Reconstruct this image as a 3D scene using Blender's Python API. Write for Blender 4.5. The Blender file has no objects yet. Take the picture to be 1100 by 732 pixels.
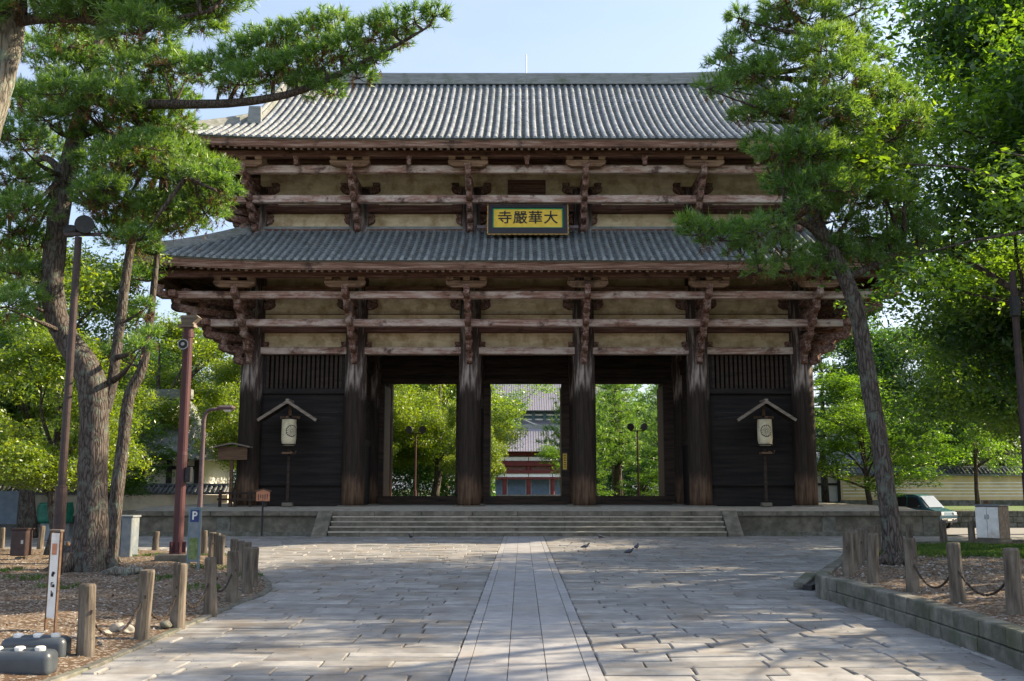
import bpy, bmesh, math, random
import numpy as np
from mathutils import Vector, Matrix, Euler
R = math.radians
S = bpy.context.scene
COL = S.collection
rng = np.random.default_rng(7)
random.seed(7)

# ------------------------------------------------------------------ camera, sky, sun
F = 1069.0; PITCH = R(8.41); CH = 2.2; VX = 561.0; CY = 366.0
cam_d = bpy.data.cameras.new('camera'); cam = bpy.data.objects.new('camera', cam_d); COL.objects.link(cam)
cam.location = (0, 0, CH); cam.rotation_euler = (R(90) + PITCH, 0, 0)
cam_d.sensor_width = 36; cam_d.lens = 36 * F / 1100; cam_d.shift_x = -11 / 1100
cam_d.clip_start = 0.1; cam_d.clip_end = 2000
S.camera = cam
SUN_EL, SUN_AZ = R(33), R(73)          # azimuth from +Y towards +X
SKY_STRENGTH, SUN_STRENGTH, EXPOSURE = 0.105, 5.0, 1.55
w = bpy.data.worlds.new('World'); S.world = w; w.use_nodes = True
nt = w.node_tree; nt.nodes.clear()
sky = nt.nodes.new('ShaderNodeTexSky'); sky.sky_type = 'NISHITA'; sky.sun_disc = False
sky.sun_elevation = SUN_EL; sky.sun_rotation = SUN_AZ; sky.air_density = 1.0; sky.dust_density = 2.2; sky.ozone_density = 1.0
bg = nt.nodes.new('ShaderNodeBackground'); bg.inputs['Strength'].default_value = SKY_STRENGTH
wo = nt.nodes.new('ShaderNodeOutputWorld')
# thin high cloud: a veil that whitens parts of the sky
tc_ = nt.nodes.new('ShaderNodeTexCoord'); mp_ = nt.nodes.new('ShaderNodeMapping'); mp_.inputs['Scale'].default_value = (1, 1, 3.2); nt.links.new(tc_.outputs['Generated'], mp_.inputs[0])
cn_ = nt.nodes.new('ShaderNodeTexNoise'); cn_.inputs['Scale'].default_value = 2.2; cn_.inputs['Detail'].default_value = 7; cn_.inputs['Roughness'].default_value = .55; nt.links.new(mp_.outputs[0], cn_.inputs['Vector'])
cr_ = nt.nodes.new('ShaderNodeValToRGB'); cr_.color_ramp.elements[0].position = .3; cr_.color_ramp.elements[0].color = (.2, .2, .2, 1); cr_.color_ramp.elements[1].position = .72; cr_.color_ramp.elements[1].color = (.72, .72, .72, 1); nt.links.new(cn_.outputs['Fac'], cr_.inputs[0])
mx_ = nt.nodes.new('ShaderNodeMix'); mx_.data_type = 'RGBA'; 
sx_ = nt.nodes.new('ShaderNodeSeparateXYZ'); nt.links.new(tc_.outputs['Generated'], sx_.inputs[0])
mr_ = nt.nodes.new('ShaderNodeMapRange'); mr_.inputs[1].default_value = -.1; mr_.inputs[2].default_value = -.8; nt.links.new(sx_.outputs[1], mr_.inputs[0])   # brighter veil, added unseen behind the camera to fill the shaded facade
m2_ = nt.nodes.new('ShaderNodeMix'); m2_.data_type = 'RGBA'; m2_.inputs[6].default_value = (2.55, 2.95, 3.8, 1); m2_.inputs[7].default_value = (6.2, 6.8, 7.9, 1); nt.links.new(mr_.outputs[0], m2_.inputs[0]); nt.links.new(m2_.outputs[2], mx_.inputs[7])
nt.links.new(cr_.outputs[0], mx_.inputs[0]); nt.links.new(sky.outputs[0], mx_.inputs[6])
nt.links.new(mx_.outputs[2], bg.inputs[0]); nt.links.new(bg.outputs[0], wo.inputs[0])
sd = Vector((math.cos(SUN_EL) * math.sin(SUN_AZ), math.cos(SUN_EL) * math.cos(SUN_AZ), math.sin(SUN_EL)))
sl = bpy.data.lights.new('sun', 'SUN'); sl.energy = SUN_STRENGTH; sl.angle = R(0.5); sl.color = (1, .83, .59)
so = bpy.data.objects.new('sun', sl); COL.objects.link(so); so.rotation_euler = sd.to_track_quat('Z', 'Y').to_euler(); so.location = (60, 20, 60)
S.view_settings.view_transform = 'Standard'; S.view_settings.look = 'None'
S.view_settings.exposure = EXPOSURE; S.view_settings.gamma = 1; S.view_settings.use_curve_mapping = False
S.cycles.max_bounces = 6; S.cycles.transparent_max_bounces = 4; S.cycles.diffuse_bounces = 4

def ray(px, py):
    u = (px - VX) / F; v = (CY - py) / F
    return Vector((u, math.cos(PITCH) - v * math.sin(PITCH), math.sin(PITCH) + v * math.cos(PITCH)))
def at(px, py, Y):
    d = ray(px, py); return Vector((0, 0, CH)) + d * (Y / d.y)
def gnd(px, py, z=0.0):
    d = ray(px, py); return Vector((0, 0, CH)) + d * ((z - CH) / d.z)

# ------------------------------------------------------------------ materials
def mk(name):
    m = bpy.data.materials.new(name); m.use_nodes = True
    return m, m.node_tree, m.node_tree.nodes['Principled BSDF']
def N(nt, typ, ins=None, **kw):
    n = nt.nodes.new(typ)
    for k, v in kw.items(): setattr(n, k, v)
    for k, v in (ins or {}).items():
        if isinstance(v, bpy.types.NodeSocket): nt.links.new(v, n.inputs[k])
        else: n.inputs[k].default_value = v
    return n
def coord(nt, scale=(1, 1, 1), kind='Object'):
    t = N(nt, 'ShaderNodeTexCoord'); return N(nt, 'ShaderNodeMapping', {'Vector': t.outputs[kind], 'Scale': scale}).outputs[0]
def noise(nt, vec, scale=5, detail=5, rough=.6, dist=0):
    return N(nt, 'ShaderNodeTexNoise', {'Vector': vec, 'Scale': scale, 'Detail': detail, 'Roughness': rough, 'Distortion': dist}).outputs['Fac']
def ramp(nt, fac, stops):
    n = N(nt, 'ShaderNodeValToRGB', {'Fac': fac}); e = n.color_ramp.elements
    while len(e) < len(stops): e.new(.5)
    for el, (p, c) in zip(e, stops):
        el.position = p; el.color = (c, c, c, 1) if isinstance(c, (int, float)) else (*c, 1)
    return n.outputs['Color']
def mix(nt, fac, a, b, mode='MIX'):
    n = N(nt, 'ShaderNodeMix', data_type='RGBA', blend_type=mode)
    for k, v in ((0, fac), (6, a), (7, b)):
        if isinstance(v, bpy.types.NodeSocket): nt.links.new(v, n.inputs[k])
        elif k == 0: n.inputs[k].default_value = v
        else: n.inputs[k].default_value = (*v, 1)
    return n.outputs[2]
def math_(nt, op, a, b=0.0):
    n = N(nt, 'ShaderNodeMath', operation=op)
    for k, v in ((0, a), (1, b)):
        if isinstance(v, bpy.types.NodeSocket): nt.links.new(v, n.inputs[k])
        else: n.inputs[k].default_value = v
    return n.outputs[0]
def bump(nt, bsdf, h, strength=.4, dist=.02):
    b = N(nt, 'ShaderNodeBump', {'Height': h, 'Strength': strength, 'Distance': dist}); nt.links.new(b.outputs[0], bsdf.inputs['Normal'])
def link(nt, a, b): nt.links.new(a, b)
def plain(name, c1, c2, scale=3, rough=.7, stretch=(1, 1, 1), bmp=.3, bdist=.01, metal=0, lo=.35, hi=.65, detail=6, spec=.3, dirt=None, dscale=.6, dlo=.5, dhi=.7, island=0):
    m, nt, b = mk(name)
    v = coord(nt, stretch); n = noise(nt, v, scale, detail)
    c = ramp(nt, n, [(lo, c1), (hi, c2)])
    if dirt:
        d = noise(nt, coord(nt), dscale, 6, .65); c = mix(nt, ramp(nt, d, [(dlo, 0), (dhi, 1)]), c, dirt)
    if island:
        g = N(nt, 'ShaderNodeNewGeometry').outputs['Random Per Island']
        c = mix(nt, 1.0, c, ramp(nt, g, [(0, 1 - island), (1, 1 + 0 * island)]), 'MULTIPLY')
    link(nt, c, b.inputs['Base Color']); b.inputs['Roughness'].default_value = rough; b.inputs['Metallic'].default_value = metal
    b.inputs['Specular IOR Level'].default_value = spec
    if bmp: bump(nt, b, n, bmp, bdist)
    return m
def mixv(nt, v, amt, scale=6):
    n = N(nt, 'ShaderNodeTexNoise', {'Vector': v, 'Scale': scale, 'Detail': 4}); s_ = N(nt, 'ShaderNodeVectorMath', {0: n.outputs['Color'], 1: (amt * 3,) * 3}, operation='MULTIPLY')
    return N(nt, 'ShaderNodeVectorMath', {0: v, 1: s_.outputs[0]}, operation='ADD').outputs[0]
def leafmat(name, base, trans, mixf=.45, var=.5, gloss=.06, sat_lo=(.6, .75, .5)):
    m = bpy.data.materials.new(name); m.use_nodes = True; nt = m.node_tree; nt.nodes.clear()
    g = N(nt, 'ShaderNodeNewGeometry').outputs['Random Per Island']
    big = noise(nt, coord(nt), .55, 3, .5)
    vcol = ramp(nt, g, [(0, (1 - var, 1 - var, 1 - var)), (.75, (1, 1, 1)), (1, (1.55, 1.25, .9))])
    vb = ramp(nt, big, [(.35, sat_lo), (.65, (1.15, 1.08, 1))])
    mul = mix(nt, 1.0, vcol, vb, 'MULTIPLY')
    d = N(nt, 'ShaderNodeBsdfDiffuse', {'Color': mix(nt, 1.0, base, mul, 'MULTIPLY')})
    t = N(nt, 'ShaderNodeBsdfTranslucent', {'Color': mix(nt, 1.0, trans, mul, 'MULTIPLY')})
    a = N(nt, 'ShaderNodeMixShader', {0: mixf, 1: d.outputs[0], 2: t.outputs[0]})
    gl = N(nt, 'ShaderNodeBsdfGlossy', {'Color': (.8, .85, .8, 1), 'Roughness': .45})
    x = N(nt, 'ShaderNodeMixShader', {0: gloss, 1: a.outputs[0], 2: gl.outputs[0]})
    o = N(nt, 'ShaderNodeOutputMaterial'); link(nt, x.outputs[0], o.inputs[0])
    return m
MT = {}
MT['needle'] = leafmat('pine_needles', (.062, .150, .036), (.24, .43, .03), .47, .3, .06, (.8, .9, .7))
MT['needle_far'] = leafmat('conifer_needles', (.060, .15, .036), (.20, .38, .03), .47, .3, .06, (.8, .9, .7))
MT['brown_needle'] = leafmat('dead_needles', (.12, .07, .035), (.14, .07, .02), .3, .4, .02, (.8, .8, .8))
MT['leaf'] = leafmat('green_leaves', (.050, .132, .022), (.23, .42, .016), .5, .4, .06, (.7, .8, .6))
MT['leaf_light'] = leafmat('light_leaves', (.078, .155, .016), (.33, .46, .015), .52, .4, .06, (.7, .8, .6))
MT['leaf_mid'] = leafmat('mid_leaves', (.055, .140, .018), (.21, .41, .016), .5, .4, .06, (.7, .8, .6))
MT['leaf_dark'] = leafmat('dark_leaves', (.032, .098, .024), (.13, .29, .015), .45, .5)
MT['grass'] = leafmat('grass_blades', (.06, .13, .02), (.12, .22, .02), .4, .5, .03)
# bark
def barkmat(name, c1, c2, lichen=None):
    m, nt, b = mk(name)
    v = coord(nt, (1, 1, .14)); n = noise(nt, v, 13, 9, .72, .8)
    vo = N(nt, 'ShaderNodeTexVoronoi', {'Vector': mixv(nt, coord(nt, (1, 1, .22)), .06), 'Scale': 13}, feature='DISTANCE_TO_EDGE').outputs['Distance']
    h = math_(nt, 'ADD', n, ramp(nt, vo, [(0, 0), (.25, .5)]))
    c = ramp(nt, h, [(.4, c1), (.95, c2)])
    if lichen: c = mix(nt, ramp(nt, noise(nt, coord(nt), 3.5, 6, .7), [(.52, 0), (.62, .8)]), c, lichen)
    link(nt, c, b.inputs['Base Color']); b.inputs['Roughness'].default_value = .9; b.inputs['Specular IOR Level'].default_value = .15
    bump(nt, b, h, .9, .05); return m
MT['bark'] = barkmat('pine_bark', (.022, .018, .016), (.115, .095, .083), (.12, .14, .115))
MT['bark_dark'] = barkmat('dark_bark', (.025, .02, .017), (.11, .09, .075))
MT['bark_pale'] = barkmat('lichen_bark', (.07, .06, .05), (.24, .22, .185), (.20, .25, .19))
# timber of the gate
def column_mat():
    m, nt, b = mk('gate_column_timber')
    n = noise(nt, coord(nt, (1, 1, .06)), 9, 7, .65)
    c = ramp(nt, n, [(.3, (.011, .008, .006)), (.7, (.046, .032, .024))])
    z = N(nt, 'ShaderNodeSeparateXYZ', {0: coord(nt)}).outputs[2]
    wob = math_(nt, 'MULTIPLY', math_(nt, 'SUBTRACT', noise(nt, coord(nt, (1, 1, .25)), 1.8, 5), .5), 2.4)
    zz = math_(nt, 'ADD', z, wob)
    low = ramp(nt, math_(nt, 'DIVIDE', zz, 10.0), [(.12, 1), (.17, 0)])
    worn = ramp(nt, noise(nt, coord(nt, (1, 1, .10)), 7, 6), [(.35, (.04, .022, .014)), (.7, (.155, .095, .06))])
    c = mix(nt, low, c, worn)
    hi = ramp(nt, math_(nt, 'DIVIDE', math_(nt, 'ADD', z, math_(nt, 'MULTIPLY', wob, 1.3)), 10.0), [(.55, 0), (.62, 1)])
    pale = ramp(nt, noise(nt, coord(nt, (1, 1, .12)), 5, 6), [(.48, (.055, .037, .031)), (.66, (.34, .28, .245))])
    c = mix(nt, hi, c, pale)
    link(nt, c, b.inputs['Base Color']); b.inputs['Roughness'].default_value = .8; b.inputs['Specular IOR Level'].default_value = .2
    bump(nt, b, n, .6, .03); return m
MT['column'] = column_mat()
def beam_mat(name, axis, dark, red, pale, th=.5):
    m, nt, b = mk(name)
    st = [1, 1, 1]; st[axis] = .05
    n = noise(nt, coord(nt, tuple(st)), 11, 7, .7)
    c = ramp(nt, n, [(.32, dark), (.5, red), (.72, pale)])
    p = noise(nt, coord(nt, tuple(.3 if i == axis else 1 for i in range(3))), 2.2, 7, .75)
    c = mix(nt, ramp(nt, p, [(th, 0), (th + .14, .85)]), c, pale)
    d = noise(nt, coord(nt), .9, 5, .7)
    c = mix(nt, ramp(nt, d, [(.56, 0), (.66, .9)]), c, dark)
    link(nt, c, b.inputs['Base Color']); b.inputs['Roughness'].default_value = .85; b.inputs['Specular IOR Level'].default_value = .15
    bump(nt, b, n, .6, .02); return m
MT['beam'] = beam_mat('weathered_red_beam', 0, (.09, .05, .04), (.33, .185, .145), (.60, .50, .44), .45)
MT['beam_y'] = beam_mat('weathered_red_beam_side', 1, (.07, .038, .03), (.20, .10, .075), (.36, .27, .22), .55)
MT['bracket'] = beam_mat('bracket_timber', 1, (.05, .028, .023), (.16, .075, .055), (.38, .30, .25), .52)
MT['fascia'] = beam_mat('eave_board_timber', 0, (.05, .03, .024), (.19, .10, .068), (.38, .29, .23), .6)
MT['crossarm'] = beam_mat('cross_arm_timber', 0, (.05, .03, .021), (.17, .095, .055), (.30, .20, .125), .58)
MT['darkbeam'] = beam_mat('dark_red_beam', 0, (.05, .028, .022), (.14, .065, .05), (.25, .17, .14), .6)
MT['board'] = plain('dark_wall_boards', (.006, .005, .005), (.022, .017, .015), 6, .75, (.08, 1, 1), .5, .02, spec=.25)
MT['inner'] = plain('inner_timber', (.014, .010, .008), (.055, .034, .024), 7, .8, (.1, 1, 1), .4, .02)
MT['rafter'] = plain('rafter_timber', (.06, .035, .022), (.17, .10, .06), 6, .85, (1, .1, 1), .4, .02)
MT['plaster'] = plain('aged_plaster', (.64, .50, .32), (.82, .67, .47), 2.2, .9, (.5, 1, 1.8), .25, .02, dirt=(.40, .27, .145), dscale=1.5, dlo=.45, dhi=.68)
MT['tile'] = plain('roof_tile', (.175, .193, .208), (.30, .322, .338), 3, .45, (1, 1, 1), .15, .01, spec=.5, dirt=(.17, .19, .18), dscale=.9, dlo=.45, dhi=.75, island=.36)
MT['tile_low'] = plain('roof_tile_mossy', (.14, .165, .165), (.25, .275, .275), 3, .48, (1, 1, 1), .15, .01, spec=.5, dirt=(.20, .155, .12), dscale=1.4, dlo=.55, dhi=.75, island=.3)
MT['pan'] = plain('pan_tile', (.08, .09, .10), (.15, .16, .165), 4, .6, (1, 1, 1), .3, .01, spec=.3, dirt=(.09, .095, .075), dscale=1.0, island=.35)  # darker than the rolls: their shadow put into the colour, besides moss and dirt
MT['ridge'] = plain('ridge_tile', (.13, .14, .135), (.25, .26, .25), 4, .6, (.4, 1, 8), .5, .03, dirt=(.10, .115, .08), dscale=1.2)
MT['ridge_pale'] = plain('ridge_mortar', (.42, .38, .33), (.56, .51, .45), 3, .8)
# stones
MT['paver'] = plain('paving_stone', (.185, .183, .18), (.345, .338, .325), 2.6, .62, (1, 1, 1), .5, .012, lo=.3, hi=.7, detail=9, spec=.4, dirt=(.20, .165, .125), dscale=.8, dlo=.48, dhi=.72, island=.36)
MT['path'] = plain('path_slab', (.25, .25, .26), (.345, .345, .35), 3.5, .55, (1, 1, 1), .25, .006, detail=9, spec=.4, dirt=(.33, .29, .25), dscale=.5, dlo=.5, dhi=.75, island=.2)
MT['grout'] = plain('joint_earth', (.07, .05, .035), (.13, .10, .07), 8, .95)
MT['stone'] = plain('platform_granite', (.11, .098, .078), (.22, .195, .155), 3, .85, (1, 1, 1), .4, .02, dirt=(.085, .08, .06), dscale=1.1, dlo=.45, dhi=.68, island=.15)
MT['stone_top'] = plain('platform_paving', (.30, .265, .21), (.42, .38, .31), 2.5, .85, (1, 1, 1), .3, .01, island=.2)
MT['wallstone'] = plain('retaining_stone', (.09, .087, .073), (.20, .192, .165), 4, .9, (1, 1, 1), .8, .04, dirt=(.075, .085, .05), dscale=1.5, dlo=.48, dhi=.7, island=.3)
MT['asphalt'] = plain('road_surface', (.16, .16, .165), (.22, .22, .22), 20, .85, bmp=.3)
def dirt_mat():
    m, nt, b = mk('bare_earth')
    v = coord(nt); n = noise(nt, v, 1.1, 8, .7); f = noise(nt, v, 22, 6, .75)
    c = ramp(nt, n, [(.3, (.045, .030, .020)), (.5, (.105, .070, .046)), (.7, (.18, .125, .082))])
    c = mix(nt, ramp(nt, f, [(.5, 0), (.7, .8)]), c, (.05, .035, .022))
    p = N(nt, 'ShaderNodeTexVoronoi', {'Vector': v, 'Scale': 26})
    c = mix(nt, ramp(nt, N(nt, 'ShaderNodeSeparateColor', {0: p.outputs['Color']}).outputs[0], [(.72, 0), (.76, .8)]), c, (.30, .27, .23))
    link(nt, c, b.inputs['Base Color']); b.inputs['Roughness'].default_value = .95; b.inputs['Specular IOR Level'].default_value = .1
    bump(nt, b, math_(nt, 'ADD', f, n), .8, .04); return m
MT['dirt'] = dirt_mat()
MT['farground'] = plain('far_ground', (.05, .062, .026), (.10, .10, .05), .5, .95, dirt=(.06, .10, .025), dscale=.15, dlo=.45, dhi=.6)
MT['turf'] = plain('turf', (.045, .085, .02), (.085, .14, .03), 3, .95, dirt=(.10, .09, .045), dscale=.8, dlo=.55, dhi=.7)
MT['pebble'] = plain('pebbles', (.16, .15, .14), (.40, .38, .35), 5, .85, island=.6)
MT['litter'] = plain('dry_leaves', (.075, .045, .024), (.17, .11, .06), 8, .9, island=.5)
MT['rock'] = plain('pale_rock', (.18, .16, .135), (.36, .33, .28), 6, .9, bmp=.8, bdist=.03)
# furniture
MT['post'] = plain('bollard_wood', (.05, .040, .031), (.155, .13, .102), 12, .9, (1, 1, .12), .7, .02, dirt=(.075, .07, .05), dscale=2.5)
MT['chain'] = plain('rusty_chain', (.03, .024, .02), (.07, .052, .042), 30, .7, metal=.4)
MT['polered'] = plain('maroon_paint', (.055, .019, .022), (.085, .032, .034), 6, .5, (1, 1, .2), .1, dirt=(.06, .03, .028), dscale=3)
MT['poledark'] = plain('dark_brown_paint', (.028, .018, .017), (.05, .03, .028), 6, .5, bmp=.1)
MT['purple'] = plain('mauve_paint', (.085, .055, .06), (.12, .085, .09), 6, .5, bmp=.1)
MT['metal'] = plain('grey_metal', (.25, .26, .27), (.4, .41, .42), 10, .45, metal=.6, bmp=.1)
MT['black'] = plain('black_metal', (.015, .015, .016), (.03, .03, .032), 10, .5, bmp=.1)
MT['white'] = plain('white_paint', (.62, .61, .58), (.74, .73, .70), 5, .6, bmp=.1, dirt=(.42, .37, .30), dscale=1.6)
MT['greypaint'] = plain('grey_blue_paint', (.12, .145, .165), (.17, .195, .215), 4, .6, bmp=.1, dirt=(.22, .22, .2), dscale=2)
MT['blue'] = plain('blue_sign', (.02, .035, .12), (.03, .05, .16), 5, .45, bmp=0)
MT['signgreen'] = plain('sign_teal_frame', (.10, .145, .165), (.14, .19, .21), 5, .5, bmp=0)
MT['moss'] = plain('mossy_panel', (.08, .12, .03), (.2, .24, .1), 9, .8)
MT['tank'] = plain('tank_plastic', (.032, .039, .046), (.055, .066, .077), 3, .38, bmp=.1, spec=.5)
MT['tarp'] = plain('green_tarp', (.0, .055, .036), (.006, .095, .06), 4, .5, bmp=.5, bdist=.05)
MT['bluetarp'] = plain('blue_grey_sheet', (.15, .19, .25), (.22, .26, .32), 2, .6, bmp=.4, bdist=.05)
MT['wood'] = plain('sign_wood', (.07, .04, .025), (.16, .095, .055), 9, .8, (.1, 1, 1), .4)
MT['wood_orange'] = plain('orange_wood', (.38, .15, .08), (.50, .23, .13), 7, .7, (.1, 1, 1), .3)
MT['wood_grey'] = plain('weathered_wood', (.12, .095, .075), (.26, .215, .17), 9, .85, (.1, 1, 1), .5)
MT['ink'] = plain('ink_black', (.008, .009, .014), (.014, .014, .02), 5, .6, bmp=0)
MT['gold'] = plain('gold_board', (.62, .40, .03), (.74, .50, .06), 4, .55, bmp=.1)
MT['goldtrim'] = plain('gold_trim', (.30, .17, .04), (.50, .30, .08), 20, .5, bmp=.3)
MT['navy'] = plain('navy_lacquer', (.012, .011, .014), (.022, .02, .024), 5, .5, bmp=.1)
MT['green'] = plain('green_trim', (.01, .20, .08), (.02, .28, .12), 5, .6, bmp=0)
MT['paper'] = plain('lantern_paper', (.52, .45, .30), (.66, .58, .40), 6, .8, (1, 1, 3), .3, .01, dirt=(.40, .33, .2), dscale=2.5)
MT['yellowwall'] = plain('ochre_wall', (.54, .40, .20), (.64, .49, .27), 1.2, .9, dirt=(.42, .33, .2), dscale=.7, dlo=.5)
MT['cream'] = plain('cream_wall', (.70, .62, .47), (.80, .72, .57), 1.2, .9, dirt=(.45, .38, .28), dscale=.7, dlo=.5)
MT['whitewall'] = plain('white_plaster', (.60, .59, .55), (.70, .69, .66), 2, .9)
MT['line'] = plain('white_line', (.68, .65, .58), (.76, .73, .66), 2, .9)
MT['walltile'] = plain('coping_tile', (.10, .11, .115), (.19, .2, .205), 3, .55, island=.4)
MT['vermilion'] = plain('vermilion_paint', (.085, .014, .013), (.125, .021, .019), 2, .7)
MT['reddoor'] = plain('blue_grey_door', (.11, .16, .21), (.15, .20, .26), 2, .7)
MT['fartile'] = plain('far_roof_tile', (.17, .16, .185), (.23, .22, .245), 3, .6)
MT['farteal'] = plain('far_eave_timber', (.05, .09, .10), (.10, .16, .17), 3, .7)
MT['carpaint'] = plain('teal_car_paint', (.02, .07, .10), (.025, .085, .12), 2, .22, bmp=0, spec=.6)
MT['tyre'] = plain('tyre_rubber', (.012, .012, .012), (.025, .025, .025), 20, .8)
m, nt, b = mk('car_glass'); b.inputs['Base Color'].default_value = (.10, .13, .15, 1); b.inputs['Metallic'].default_value = .6; b.inputs['Roughness'].default_value = .08; b.inputs['Specular IOR Level'].default_value = .8; MT['glass'] = m
m, nt, b = mk('lamp_lens'); b.inputs['Base Color'].default_value = (.55, .58, .58, 1); b.inputs['Roughness'].default_value = .15; MT['lens'] = m
MT['pigeon'] = plain('pigeon_feathers', (.025, .03, .045), (.08, .09, .12), 25, .6, bmp=.2)

# ------------------------------------------------------------------ mesh helpers
class MB:
    def __init__(self): self.v = []; self.f = []
    def add(self, vs, fs):
        o = len(self.v); self.v += [tuple(p) for p in vs]; self.f += [tuple(i + o for i in f) for f in fs]; return self
    def box(self, c, s, rot=None, taper=1.0):
        hx, hy, hz = s[0] / 2, s[1] / 2, s[2] / 2; c = Vector(c); vs = []
        for z, k in ((-hz, taper), (hz, 1.0)):
            for x, y in ((-hx, -hy), (hx, -hy), (hx, hy), (-hx, hy)):
                p = Vector((x * k, y * k, z))
                if rot is not None: p = rot @ p
                vs.append(c + p)
        return self.add(vs, [(3, 2, 1, 0), (4, 5, 6, 7), (0, 1, 5, 4), (1, 2, 6, 5), (2, 3, 7, 6), (3, 0, 4, 7)])
    def bb(self, lo, hi): return self.box([(a + b) / 2 for a, b in zip(lo, hi)], [b - a for a, b in zip(lo, hi)])
    def bar(self, a, b, wd, ht, up=(0, 0, 1)):
        a, b = Vector(a), Vector(b); d = (b - a); L = d.length; d.normalize(); s = d.cross(Vector(up)).normalized(); u = s.cross(d)
        M3 = Matrix((s, d, u)).transposed(); return self.box((a + b) / 2, (wd, L, ht), M3)
    def tube(self, pts, rad, n=8, cap=True, jit=0):
        pts = [Vector(p) for p in pts]; rings = []
        if not hasattr(rad, '__len__'): rad = [rad] * len(pts)
        ref = Vector((1, 0, 0)); vs = []
        for i, p in enumerate(pts):
            t = (pts[min(i + 1, len(pts) - 1)] - pts[max(i - 1, 0)]).normalized()
            if abs(t.dot(ref)) > .95: ref = Vector((0, 1, 0)) if abs(t.y) < .9 else Vector((0, 0, 1))
            a = (ref - t * ref.dot(t)).normalized(); bq = t.cross(a); ref = a
            for k in range(n):
                th = 2 * math.pi * k / n; r = rad[i] * (1 + (jit * (random.random() - .5) if jit else 0))
                vs.append(p + a * math.cos(th) * r + bq * math.sin(th) * r)
        fs = []
        for i in range(len(pts) - 1):
            for k in range(n):
                k2 = (k + 1) % n; fs.append((i * n + k, i * n + k2, (i + 1) * n + k2, (i + 1) * n + k))
        if cap: fs.append(tuple(range(n))[::-1]); fs.append(tuple((len(pts) - 1) * n + k for k in range(n)))
        return self.add(vs, fs)
    def lathe(self, prof, c=(0, 0, 0), n=20):
        vs = [(c[0] + r * math.cos(2 * math.pi * k / n), c[1] + r * math.sin(2 * math.pi * k / n), c[2] + z) for r, z in prof for k in range(n)]
        fs = [(i * n + k, i * n + (k + 1) % n, (i + 1) * n + (k + 1) % n, (i + 1) * n + k) for i in range(len(prof) - 1) for k in range(n)]
        fs.append(tuple(range(n))[::-1]); fs.append(tuple((len(prof) - 1) * n + k for k in range(n)))
        return self.add(vs, fs)
    def prism(self, poly, M4, depth):
        n = len(poly); vs = [M4 @ Vector((x, -depth / 2, z)) for x, z in poly] + [M4 @ Vector((x, depth / 2, z)) for x, z in poly]
        fs = [tuple(range(n)), tuple(range(2 * n - 1, n - 1, -1))] + [(i, i + n, (i + 1) % n + n, (i + 1) % n) for i in range(n)]
        return self.add(vs, fs)
    def build(self, name, m, parent=None, loc=None, smooth=False, bevel=0):
        me = bpy.data.meshes.new(name); me.from_pydata([tuple(p) for p in self.v], [], self.f); me.validate(); me.update()
        return link_mesh(name, me, m, parent, loc, smooth, bevel)
def link_mesh(name, me, m, parent=None, loc=None, smooth=False, bevel=0):
    if isinstance(m, str): m = MT[m]
    me.materials.append(m)
    if smooth: me.polygons.foreach_set('use_smooth', [True] * len(me.polygons))
    o = bpy.data.objects.new(name, me); COL.objects.link(o)
    if parent: o.parent = parent
    if loc is not None: o.location = loc
    if bevel:
        bv = o.modifiers.new('bevel', 'BEVEL'); bv.width = bevel; bv.segments = 1; bv.limit_method = 'ANGLE'
    return o
def np_mesh(name, V, nv):
    """V: (n*nv,3) array; consecutive nv vertices make one face"""
    me = bpy.data.meshes.new(name); n = len(V) // nv
    me.vertices.add(len(V)); me.vertices.foreach_set('co', np.ascontiguousarray(V, dtype=np.float32).ravel())
    me.loops.add(n * nv); me.loops.foreach_set('vertex_index', np.arange(n * nv, dtype=np.int32))
    me.polygons.add(n); me.polygons.foreach_set('loop_start', np.arange(0, n * nv, nv, dtype=np.int32))
    me.update(calc_edges=True); me.validate(); return me
def thing(name, label, cat, loc=(0, 0, 0), rz=0, group=None):
    o = bpy.data.objects.new(name, None); COL.objects.link(o); o.location = loc; o.rotation_euler = (0, 0, rz); o.empty_display_size = .3
    o['label'] = label; o['category'] = cat
    if group: o['group'] = group
    return o
def tag(o, label, cat, group=None):
    o['label'] = label; o['category'] = cat
    if group: o['group'] = group
    return o
def kind(o, k): o['kind'] = k; return o
def copy_thing(root, loc, rz, scale, label, group=None):
    c = root.copy(); COL.objects.link(c); c.location = loc; c.rotation_euler = (0, 0, rz); c.scale = scale if hasattr(scale, '__len__') else (scale,) * 3
    c['label'] = label
    if group: c['group'] = group
    for ch in root.children:
        d = ch.copy(); COL.objects.link(d); d.parent = c
        for g in ch.children:
            e = g.copy(); COL.objects.link(e); e.parent = d
    return c

# ------------------------------------------------------------------ the ground, beds, paving, platform
def inpoly(P, poly):
    x, y = P[:, 0], P[:, 1]; c = np.zeros(len(P), bool); n = len(poly)
    for i in range(n):
        x1, y1 = poly[i]; x2, y2 = poly[(i + 1) % n]
        c ^= ((y1 > y) != (y2 > y)) & (x < (x2 - x1) * (y - y1) / (y2 - y1 + 1e-12) + x1)
    return c
def nearest(P, poly):
    best = np.full(len(P), 1e9); Q = P.copy(); n = len(poly)
    for i in range(n):
        a = np.array(poly[i]); b = np.array(poly[(i + 1) % n]); d = b - a
        t = np.clip(((P - a) @ d) / (d @ d + 1e-12), 0, 1); q = a + t[:, None] * d; e = np.linalg.norm(P - q, axis=1)
        k = e < best; best[k] = e[k]; Q[k] = q[k]
    return Q, best
def vnoise(x, y):
    return .5 * np.sin(1.3 * x + .7 * y + 1) + .3 * np.sin(2.9 * x - 2.1 * y + 2) + .2 * np.sin(5.1 * x + 4.3 * y)
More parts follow.
